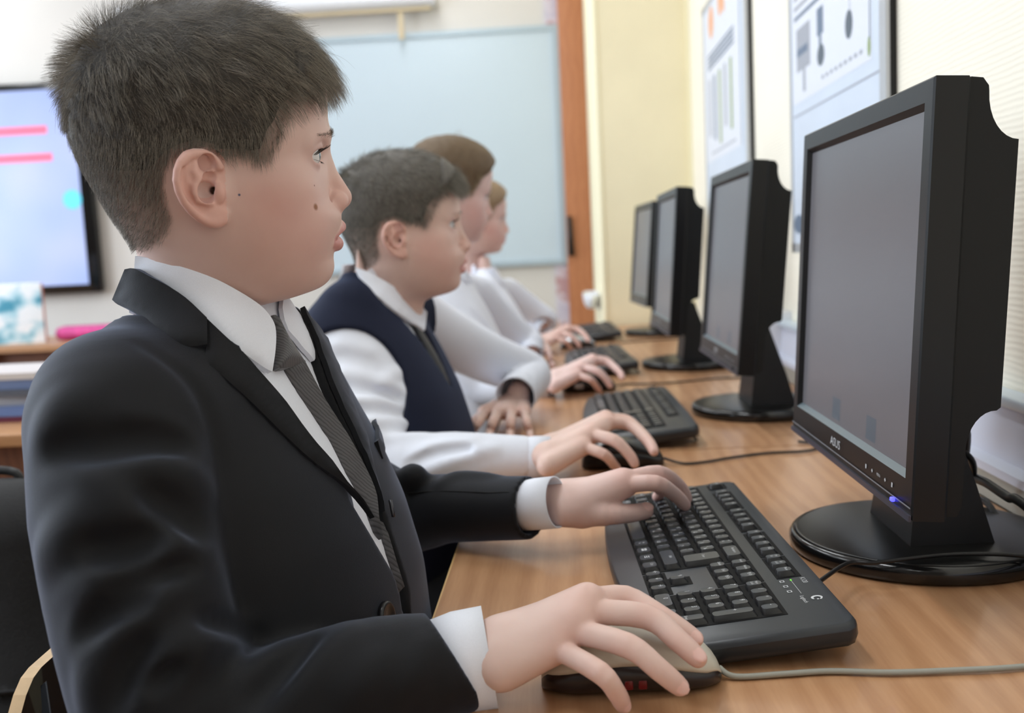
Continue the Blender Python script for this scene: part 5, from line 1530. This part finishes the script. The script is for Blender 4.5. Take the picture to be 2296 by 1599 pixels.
cp = see(T1, [(846, 1134), (852, 1168)]); cn = T1.normal(cp); MB().tube(list(bring(cp + cn * .0125)), .0016, 8).build('tie_clip', mat('dark metal clip', (70, 70, 74), .3, .8), tie)
# button and far pocket
bp = see(chest, [(862, 1382)])[0]; bn = chest.normal(bp[None])[0]; bt = nrm(np.cross(bn, [0, 0, 1])); bu = np.cross(bt, bn); b = MB(); R = []
for r_, z_ in ((.0115, -.001), (.0115, .0024), (.0105, .0034), (.0085, .0034), (.0075, .0024), (0.0002, .0024)): R.append([bp + bn * (z_ + .001) + r_ * (math.cos(a) * bt + math.sin(a) * bu) for a in np.linspace(0, 2 * PI, 25)[:-1]])
b.rings(R); b.V = [tuple(v) for v in bring(np.array(b.V))]; b.build('button', mat('black button', (24, 24, 26), .3), jacket)
pk = [F1.w(.0, .075, .872), F1.w(.0, .115, .882)]
patch('breast_pocket', chest, [(.062, .858), (.062, .874), (.118, .884), (.118, .868)], cast_front(chest), .0005, .003, M['suit'], jacket, bring, .006, .001, .004)
# cuffs
cR = [at_y(975, 1500, .668), at_y(1030, 1487, .677), at_y(1098, 1474, .680)]
o = cuff('cuff', cR, [(.030, .0335), (.033, .0365), (.034, .0365)], M['shirt'], shirt, bring)
cL = [at_y(1165, 1135, 1.017), at_y(1205, 1130, 1.006), at_y(1248, 1126, .998)]
cuff('cuff', cL, [(.025, .0255), (.0265, .0265), (.0270, .0265)], M['shirt'], shirt, bring)
# hands
HR = pz([(1318, 1360, .066), (1405, 1352, .064), (1490, 1398, .054), (1562, 1446, .040)])                       # index, mostly behind the middle finger
HM = pz([(1302, 1372, .061), (1448, 1382, .058), (1520, 1436, .046), (1564, 1476, .036)])
HG = pz([(1278, 1412, .052), (1408, 1448, .048), (1478, 1502, .034), (1524, 1540, .021)])
HP = pz([(1246, 1452, .042), (1345, 1508, .036), (1382, 1553, .021), (1396, 1580, .010)])
HR = [p + np.array([0, .011, 0]) for p in HR]
TH = pz([(1180, 1450, .042), (1290, 1420, .034), (1350, 1420, .028), (1400, 1430, .022)]); TH = [p + np.array([0, d, 0]) for p, d in zip(TH, (.022, .042, .052, .052))]
WR = [np.asarray(at_z(1124, 1444, DESK + .042)) + np.array([0, .008, 0]), np.asarray(at_z(1124, 1500, DESK + .029))]
armR = [R_arm[-3], R_arm[-2], (WR[0] + WR[1]) / 2]
VR, nlR, fsR = sculpt_hand(WR, [HR, HM, HG, HP], TH, .95, arm=(armR, [.026, .023, .0205]), palm=(.0155, .0120), fr=(.0096, .0086, .0077, .0064))
body_parts.append(hand_mesh(VR, nlR, fsR, (224, 196, 186), .95))
HI = pz([(1400, 1088, .068), (1470, 1084, .072), (1514, 1110, .054), (1536, 1133, .040)])
HMi = pz([(1402, 1078, .072), (1476, 1062, .076), (1521, 1089, .056), (1539, 1118, .040)])
HRi = [p + np.array([-.004, .020, -.006]) for p in HMi]; HPi = [p + np.array([-.016, .042, -.014]) for p in HMi]
HPi[3] = HPi[3] + np.array([-.012, 0, .006])
TL = pz([(1305, 1148, .042), (1370, 1153, .041), (1415, 1151, .039), (1447, 1146, .038)])
WL = [np.asarray(at_z(1264, 1144, DESK + .046)), np.asarray(at_z(1262, 1112, DESK + .056)) + np.array([0, .012, 0])]
armL = [L_arm[-3], L_arm[-2], (WL[0] + WL[1]) / 2]
VL, nlL, fsL = sculpt_hand(WL, [HI, HMi, HRi, HPi], TL, .95, arm=(armL, [.024, .021, .0195]), palm=(.0155, .0118), tr=(.0150, .0112, .0098, .0088), bump=(.1, -.6, .8))
body_parts.append(hand_mesh(VL, nlL, fsL, (222, 192, 184), .95))
# arms and chest under the clothes, legs under the desk
BD = Vol((-.44, .54, .42), (.30, 1.18, 1.06), .006)
loft_torso(BD, F1, [(z, f - .012, b + .012, w - .012) for z, f, b, w in ROW1])
BD.tube(R_arm[:8], [.03] * 6 + [.024, .02], .01); BD.tube(L_arm[:-1], [.03] * 4 + [.022, .02], .01)
bv, bf = BD.mesh(1); body_parts.append((bv, bf, np.repeat(np.array(lin((222, 184, 168))[:3])[None], len(bv), 0)))
bV, bF, bC = merge(body_parts)
from_arrays('body', bring(bV), bF, M['skin1'], boy, True, bC)
def trousers(fr, yl, yr, hip, foot, parent, br):
    Vt = Vol((fr.c[0] - .18, fr.c[1] - .26, 0.0), (fr.c[0] + .50, fr.c[1] + .26, hip + .14), .009)
    Vt.ell(fr.w(-.0, 0, hip + .02), (.125, .165, .10), .02)
    for s in (1, -1):
        a = fr.w(.02, .085 * s, hip - .005); k = fr.w(.36, .11 * s, hip - .02); f = fr.w(.33, .11 * s, .09)
        Vt.tube([a, k], [.075, .062], .04); Vt.tube([k, f], [.060, .048], .01)
    v, f = Vt.mesh(1); from_arrays('trousers', br(v), f, M['trousers'], parent)
    for s in (1, -1):
        b = MB(); c = fr.w(.36, .11 * s, 0); Rr = []
        for q, wd, hh in ((-.09, .028, .06), (-.05, .036, .075), (.02, .040, .06), (.09, .042, .042), (.13, .026, .03)):
            ctr = c + fr.f * q; Rr.append([ctr + fr.a * wd * math.cos(t_) + np.array([0, 0, .004 + hh / 2 + hh / 2 * math.sin(t_)]) for t_ in np.linspace(0, 2 * PI, 17)[:-1]])
        b.rings(Rr); b.V = [tuple(v) for v in br(np.array(b.V))]; b.build('shoe', M['shoe'], parent)
M['shoe'] = mat('black shoe leather', (24, 22, 22), .35)
trousers(F1, 0, 0, .50, 0, boy, bring)
# ================================================================== the other pupils
def rows_for(dx=0.0, z0=0.0, s=1.0, lean=0.0):
    R = [(.50, .10, -.10, .150), (.62, .112, -.088, .154), (.70, .118, -.085, .154), (.76, .105, -.090, .150), (.82, .088, -.098, .150), (.87, .066, -.105, .150), (.91, .046, -.110, .148), (.94, .026, -.108, .138), (.962, .012, -.100, .116), (.980, .002, -.092, .088), (.995, -.006, -.084, .067), (1.012, -.010, -.078, .056), (1.05, -.012, -.072, .052)]
    return [(.5 + (z - .5) * 1.0 + z0 * smooth01(.6, .95, z), f * s + lean * max(0, z - .7), b * s + lean * max(0, z - .7), w * s) for z, f, b, w in R]
def kid(key, label, head, fr, rows, armR, armL, style, hairc, skin, vest, hands, h=.004, nstr=9000, jaw=1.0, nape=0.0):
    """head = (px, py, Y, scale, turn, nod, tip)"""
    base = (fr.c[0], fr.c[1], 0); k = person(label, tuple(float(v) for v in base)); br = lambda V: np.asarray(V) - np.array(base)
    o, B = basis(head[0], head[1], head[2], head[4], head[5], head[6]); s = head[3]
    Vh, E = build_head(.0022, jaw, nape); v, f = Vh.mesh(1); v, f = largest(v, f)
    c = head_cols(v, skin, hairc[2])
    t = skin_mat('skin of ' + key); sk = t.m
    parts = [(to_world(v, o, B, s), f, c)]
    add_eyes(E, o, B, s, k, br, (1, -.12, 0))
    hm = hair_mat(key + ' hair', hairc[0], hairc[1]); mm = mat(key + ' hair mass', hairc[2], .6, var=.3, scale=300, bump=.5, bscale=500, bdist=.002)
    cap = hair_cap(Vh, v, f, style, o, B, s, k, br, mm, .34)
    S = make_hair(Vh, v, f, nstr, style, clump=.5, steps=5, seed=len(key)); S = to_world(S.reshape(-1, 3), o, B, s).reshape(S.shape)
    curves_obj('hair_strands', br(S), (.00022 if style != 'swept' else .00040) * s, hm, cap)
    global E1; E_keep = E1; E1 = E
    brow_lash(Vh, o, B, s, k, br, hm, 90); E1 = E_keep
    # neck link between head and torso
    T = Vol(np.array([fr.c[0] - .24, fr.c[1] - .34, .5]), np.array([fr.c[0] + .34, fr.c[1] + .48, 1.07]), h)
    loft_torso(T, fr, [q for q in rows if q[0] < rows[10][0] + .026])
    tor = T.copy(); loft_torso(tor, fr, rows)
    T.tube([fr.w(-.035, -.085, rows[8][0]), armR[0][0], armR[0][1]], [.028, armR[1][0] * .85, armR[1][1] * .85], .03)
    T.tube([fr.w(-.03, .085, rows[8][0]), armL[0][0], armL[0][1]], [.028, armL[1][0] * .85, armL[1][1] * .85], .03)
    for A, R in (armR, armL):
        n = len(A); T.tube(spline(A, 4), list(np.interp(np.linspace(0, n - 1, (n - 1) * 4 + 1), range(n), R)), .012)
    base_ = T.copy()
    for pts, r, mode in hands.get('folds', []):
        P = see(base_, pts); N = base_.normal(P, .008); P = P - N * (r * .5 if mode == 'add' else -r * .35)
        q = spline(list(P), 3); n = len(q); T.tube(q, [r * (.35 + .65 * math.sin(PI * (i + .5) / n) ** .6) for i in range(n)], .012, mode)
    for A, R in (armR, armL):
        e = np.asarray(A[-1]); d = nrm(np.asarray(A[-1]) - np.asarray(A[-2]))
        T.tube([e - d * .03, e + d * .05], [R[-1] - .004, R[-1] - .004], .001, 'cut')
        cut_plane(T, e, d, e - .09, e + .09, R[-1] + .012)
    sv, sf = T.mesh(1); sv, sf = largest(sv, sf)
    shirt = from_arrays('shirt', br(sv), sf, M['shirt'], k)
    sup = tor.copy().blur(2, 2)
    # collar wings in the torso frame, both sides, and the band behind
    zc = rows[10][0]
    wing = [(.014, zc - .006), (.020, zc - .040), (.034, zc - .044), (.066, zc - .012), (.064, zc + .018), (.045, zc + .022)]
    cf = cast_dir(sup, fr, .30, -1); cb = cast_dir(sup, fr, -.24, 1)
    for sg in (1, -1): patch('collar', sup, [(sg * a, b) for a, b in (wing if sg > 0 else wing[::-1])], cf, .003, .003, M['shirt'], shirt, br, .006, .001, .004, relax=4)
    patch('collar', sup, [(-.052, zc + .030), (.052, zc + .030), (.066, zc), (-.066, zc)], cb, .003, .003, M['shirt'], shirt, br, .008, .001, .004, relax=4)
    if 'wing' in hands: patch('collar', sup, smooth_poly(hands['wing'], 2, (0, 4, 5)), cast_view(sup), .011, .003, M['shirt'], shirt, br, 7, .001, 6, relax=6)
    if vest:
        Vv = Vol(T.lo, T.lo + (np.array(T.n) - 1) * T.h, T.h); loft_torso(Vv, fr, [(z, f + .008, b - .008, w + .006) for z, f, b, w in rows if z < zc + .020])
        for A, yy in ((armR, -.085), (armL, .085)): Vv.tube([fr.w(-.035, yy, rows[8][0]), A[0][0], A[0][1]], [.036, A[1][0] * .85 + .008, A[1][1] * .85 + .008], .03)
        for A, sg in ((armR, -1), (armL, 1)):
            a0 = np.asarray(A[0][0]); a1 = np.asarray(A[0][1]); k_ = .65 if sg < 0 else .30
            ctr = a0 * (1 - k_) + a1 * k_ + fr.a * sg * .028 + fr.f * .018
            Vv.ell(ctr + np.array([0, 0, -.012]), (.084, .064, .092), .006, 'cut', R=np.stack([fr.f, fr.a, [0, 0, 1.0]]))
        x = Vv.ax[0][:, None, None] - fr.c[0]; y = Vv.ax[1][None, :, None] - fr.c[1]; z = Vv.ax[2][None, None, :]
        wv = np.interp(Vv.ax[2], [zc - .185, zc - .17, zc - .02, 1.2], [-.02, .001, .056, .06])[None, None, :]
        inn = tor.copy(); inn.D = inn.D + .002
        Vd = np.maximum(np.abs(x * fr.a[0] + y * fr.a[1]) - wv, -(x * fr.f[0] + y * fr.f[1]) - .02)
        Vv.D = np.maximum(Vv.D, -np.maximum(Vd, -inn.D)).astype(np.float32)
        vv, vf = Vv.mesh(1); vv, vf = largest(vv, vf); ve = from_arrays('vest', br(vv), vf, M['vest'], k)
        tie = patch('tie', sup, [(-.013, zc - .015), (.013, zc - .015), (.010, zc - .045), (.020, zc - .12), (.020, zc - .175), (-.020, zc - .175), (-.020, zc - .12), (-.010, zc - .045)][::-1], cf, .002, .003, M['darktie'], k, br, .007, .002, .005, relax=3)
    for side, (A, R) in (('R', armR), ('L', armL)):
        e, p = np.asarray(A[-1]), np.asarray(A[-2]); d = nrm(e - p); r = R[-1]
        cuff('cuff', [e - d * .022, e + d * .004, e + d * .026], [(r - .002, r - .002), (r + .001, r + .001), (r + .001, r + .001)], M['shirt'], shirt, br)
        hs = hands.get(side)
        if hs:
            w, F_, t_, sc_ = hs
            Vx, nl, fs = sculpt_hand(w, F_, t_, sc_, h=.0015, arm=([p, e - d * .01, (np.asarray(w[0]) + w[1]) / 2], [.02, .02, .019 * sc_]), palm=(.0155, .0122), nails=False)
            parts.append(hand_mesh(Vx, nl, fs, skin, sc_))
    Bd = Vol(T.lo, T.lo + (np.array(T.n) - 1) * T.h, T.h * 1.5); loft_torso(Bd, fr, [(z, f - .012, b + .012, w - .012) for z, f, b, w in rows])
    for A, R in (armR, armL): Bd.tube(A[:-1], [.024] * (len(A) - 1), .01)
    bv, bf = Bd.mesh(1); parts.append((bv, bf, np.repeat(np.array(lin(skin)[:3])[None], len(bv), 0)))
    bV, bF, bC = merge(parts); from_arrays('body', br(bV), bF, sk, k, True, bC)
    trousers(fr, 0, 0, .50, 0, k, br)
    return k
DK = ((60, 56, 50), (158, 152, 140), (88, 83, 76)); FAIR = ((58, 45, 30), (204, 180, 142), (98, 78, 54)); BLOND = ((110, 88, 62), (214, 192, 158), (144, 120, 92))
# --- boy in the navy vest
FB = Frame(-.275, 1.555, math.radians(-7))
RB = [(z, f, b + .030 * float(smooth01(.955, 1.0, z)), w) for z, f, b, w in rows_for(0, 0.0, 1.03)]
aR = ([at_y(752, 815, 1.455), at_y(776, 880, 1.435), at_y(808, 960, 1.395), at_y(850, 1040, 1.37), at_y(930, 1040, 1.355), at_y(1020, 1030, 1.348), at_y(1120, 1026, 1.343), at_y(1192, 1026, 1.343)], [.052, .062, .060, .050, .042, .038, .032, .0285])
aL = ([np.array([-.262, 1.735, .930]), np.array([-.215, 1.79, .885]), np.array([-.140, 1.88, .830]), at_y(1186, 838, 1.945), at_y(1174, 866, 1.87), at_y(1160, 884, 1.80)], [.050, .052, .048, .042, .038, .036])
def hz(L_): return [np.asarray(at_z(x, y, DESK + z)) for x, y, z in L_]
bi = hz([(1363, 948, .070), (1411, 952, .066), (1452, 988, .050), (1466, 1012, .040)]); bi = [p for p in bi]
bm_ = [p + np.array([-.002, .018, .002]) for p in bi]
bi_ = bi
br_ = hz([(1325, 975, .060), (1378, 988, .055), (1411, 1020, .036), (1423, 1040, .024)])
bp_ = hz([(1308, 1002, .048), (1354, 1019, .040), (1376, 1042, .022), (1386, 1055, .011)])
bt_ = [np.asarray(at_z(1240, 1010, DESK + .040)) + np.array([0, .03, 0]), np.asarray(at_z(1300, 985, DESK + .034)) + np.array([0, .045, 0]), np.asarray(at_z(1340, 990, DESK + .028)) + np.array([0, .045, 0]), np.asarray(at_z(1375, 1000, DESK + .024)) + np.array([0, .042, 0])]
bw_ = [np.asarray(at_z(1232, 1005, DESK + .044)) + np.array([0, .012, 0]), np.asarray(at_z(1228, 1045, DESK + .030))]
lf = [hz([(a, 925, .030), (a2, 948, .026), (a3, 966, .012), (a4, 982, .008)]) for a, a2, a3, a4 in ((1086, 1072, 1060, 1054), (1116, 1105, 1099, 1096), (1147, 1145, 1144, 1144), (1176, 1182, 1187, 1190))]
lf = [lf[0], lf[1], lf[2], lf[3]]
lt = hz([(1120, 915, .030), (1085, 930, .022), (1066, 945, .016), (1052, 958, .010)])
lw = hz([(1130, 905, .034), (1172, 905, .034)])
foldsB = [([(700, 800), (760, 775), (830, 790)], .010, 'add'), ([(700, 850), (770, 840), (860, 860), (910, 880)], .012, 'add'), ([(720, 900), (800, 900), (900, 915)], .010, 'add'), ([(760, 960), (830, 940), (920, 945)], .011, 'add'), ([(800, 1000), (870, 985), (950, 975)], .009, 'add'), ([(900, 1060), (960, 1010), (1060, 990)], .008, 'add'), ([(960, 1055), (1040, 1020), (1110, 1005)], .007, 'add'), ([(840, 880), (880, 840), (915, 830)], .009, 'add'), ([(720, 875), (800, 872), (890, 892)], .007, 'cut'), ([(760, 935), (840, 920), (920, 930)], .007, 'cut'), ([(920, 1040), (980, 1015), (1050, 1008)], .006, 'cut')]
kid('boy in the navy vest', 'boy in a navy vest and white shirt, sitting behind the boy in the suit', (888, 503, 1.575, .985, math.radians(-1), math.radians(0), 0), FB, RB, aR, aL, 'crop', DK, (222, 192, 180), True,
    {'R': (bw_, [bm_, bi_, br_, bp_], bt_, .95), 'L': (lw, lf, lt, .92), 'folds': foldsB, 'wing': [(796, 599), (830, 612), (880, 640), (929, 672), (958, 700), (953, 740), (925, 722), (894, 702), (845, 662), (803, 618)]}, .0038, 26000, 1.06, 40)
# --- child with fair swept hair
FC = Frame(-.235, 2.325, math.radians(-2)); RC = rows_for(0, .01, .98)
cR = ([at_y(985, 690, 2.24), at_y(1010, 750, 2.21), at_y(1045, 815, 2.19), at_y(1085, 862, 2.18), at_y(1135, 868, 2.15), at_y(1180, 868, 2.13), at_y(1210, 866, 2.12)], [.046, .050, .046, .040, .036, .032, .027])
cL = ([np.array([-.22, 2.51, .93]), np.array([-.17, 2.56, .86]), np.array([-.11, 2.59, .80]), at_y(1190, 770, 2.58), at_y(1192, 785, 2.55)], [.046, .046, .042, .034, .028])
def shift(H, d): return [[np.asarray(p) + d for p in f] for f in H]
dC = at_z(1241, 888, DESK) - at_z(1225, 1068, DESK)
ch = shift([bm_, bi_, br_, bp_, bt_, bw_], dC)
dL_ = at_z(1192, 815, DESK) - at_z(1120, 960, DESK)
cl = shift([lf[0], lf[1], lf[2], lf[3], lt, lw], dL_)
foldsC = [([(1000, 700), (1050, 720), (1100, 770)], .012, 'add'), ([(985, 740), (1040, 760), (1090, 800)], .012, 'add'), ([(1060, 690), (1100, 740), (1140, 800)], .010, 'add'), ([(1030, 820), (1080, 830), (1130, 850)], .010, 'add')]
kid('child with fair hair', 'child with fair swept hair in a white shirt, partly behind the boy in the vest', (1000, 425, 2.33, 1.0, math.radians(14), math.radians(11), 0), FC, RC, cR, cL, 'swept', FAIR, (222, 192, 186), False,
    {'R': (ch[5], ch[:4], ch[4], .92), 'L': (cl[5], cl[:4], cl[4], .9), 'folds': foldsC}, .005, 12000)
# --- farthest child
FD = Frame(-.20, 3.115, math.radians(2)); RD = rows_for(0, -.03, .95)
dR = ([at_y(1065, 655, 3.04), at_y(1090, 700, 3.01), at_y(1120, 745, 2.99), at_y(1150, 778, 2.95), at_y(1180, 780, 2.93), at_y(1197, 778, 2.92)], [.042, .046, .042, .036, .030, .026])
dL = ([np.array([-.18, 3.31, .90]), np.array([-.12, 3.36, .84]), np.array([-.06, 3.38, .79]), at_y(1200, 728, 3.38), at_y(1212, 733, 3.36)], [.042, .044, .040, .032, .026])
dd = at_z(1210, 794, DESK) - at_z(1225, 1068, DESK)
dh = shift([bm_, bi_, br_, bp_, bt_, bw_], dd)
d2 = at_z(1222, 742, DESK) - at_z(1120, 960, DESK); dl = shift([lf[0], lf[1], lf[2], lf[3], lt, lw], d2)
kid('farthest child', 'farthest child with blond hair in a white shirt, mostly hidden by others', (1062, 485, 3.12, .96, math.radians(4), math.radians(6), 0), FD, RD, dR, dL, 'swept', BLOND, (218, 184, 174), False,
    {'R': (dh[5], dh[:4], dh[4], .9), 'L': (dl[5], dl[:4], dl[4], .9)}, .006, 6000)
# ================================================================== light and camera
def area(name, loc, rot, sx, sy, power, c=(1, 1, 1)):
    l = bpy.data.lights.new(name, 'AREA'); l.shape = 'RECTANGLE'; l.size = sx; l.size_y = sy; l.energy = power; l.color = c
    o = bpy.data.objects.new(name, l); o.location = loc; o.rotation_euler = rot; COL.objects.link(o); return o
# daylight through the windows of the left wall
for k, (a, c) in enumerate(WIN):
    area('window_daylight', (XL - .02, (a + c) / 2, 1.8), (0, -PI / 2, 0), 1.75, c - a - .1, (40, 95, 62)[k], (.80, .90, 1.0))
# ceiling lamps: two rows of fluorescent fittings
lampm = mat('lamp diffuser', (250, 250, 250), .4, emit=(250, 250, 245), estr=3.0)
k = 0
for x in (-.75, -3.1):
    for y in (-1.8, .7, 2.6, 4.4):
        k += 1
        lt = thing('ceiling_lamp', 'long fluorescent ceiling lamp over the room', 'ceiling lamp', (x, y, ZC), 0, 'fluorescent ceiling lamps')
        MB().box(-.11, .11, -.62, .62, -.05, -.0005).build('housing', M['white'], lt)
        MB().box(-.1, .1, -.6, .6, -.056, -.0505).build('diffuser', lampm, lt)
        area('lamp_light', (x, y, ZC - .07), (0, 0, 0), .2, 1.2, 3 if y < 0 else (8 if y > 4 else 12.5), (.91, .955, 1.0))
w = bpy.data.worlds.new('World'); sc.world = w; w.use_nodes = True
w.node_tree.nodes['Background'].inputs[0].default_value = (.75, .85, 1, 1); w.node_tree.nodes['Background'].inputs[1].default_value = 0.5
cd = bpy.data.cameras.new('Camera'); cam = bpy.data.objects.new('Camera', cd); COL.objects.link(cam)
cd.sensor_fit = 'HORIZONTAL'; cd.sensor_width = 36.0; cd.lens = FP / IW * 36.0; cd.clip_start = 0.02
R = np.stack([CX, -CY, -CZ], 1)
mw = Matrix.Identity(4)
for i in range(3):
    for j in range(3): mw[i][j] = R[i, j]
    mw[i][3] = CAM[i]
cam.matrix_world = mw
cd.dof.use_dof = True; cd.dof.focus_distance = 0.80; cd.dof.aperture_fstop = 5.6
sc.camera = cam
sc.view_settings.view_transform = 'Standard'; sc.view_settings.look = 'None'; sc.view_settings.exposure = 0.17; sc.view_settings.gamma = 1.0
sc.view_settings.use_curve_mapping = False

sc.cycles.max_bounces = 7; sc.cycles.diffuse_bounces = 4; sc.cycles.glossy_bounces = 3; sc.cycles.transmission_bounces = 2
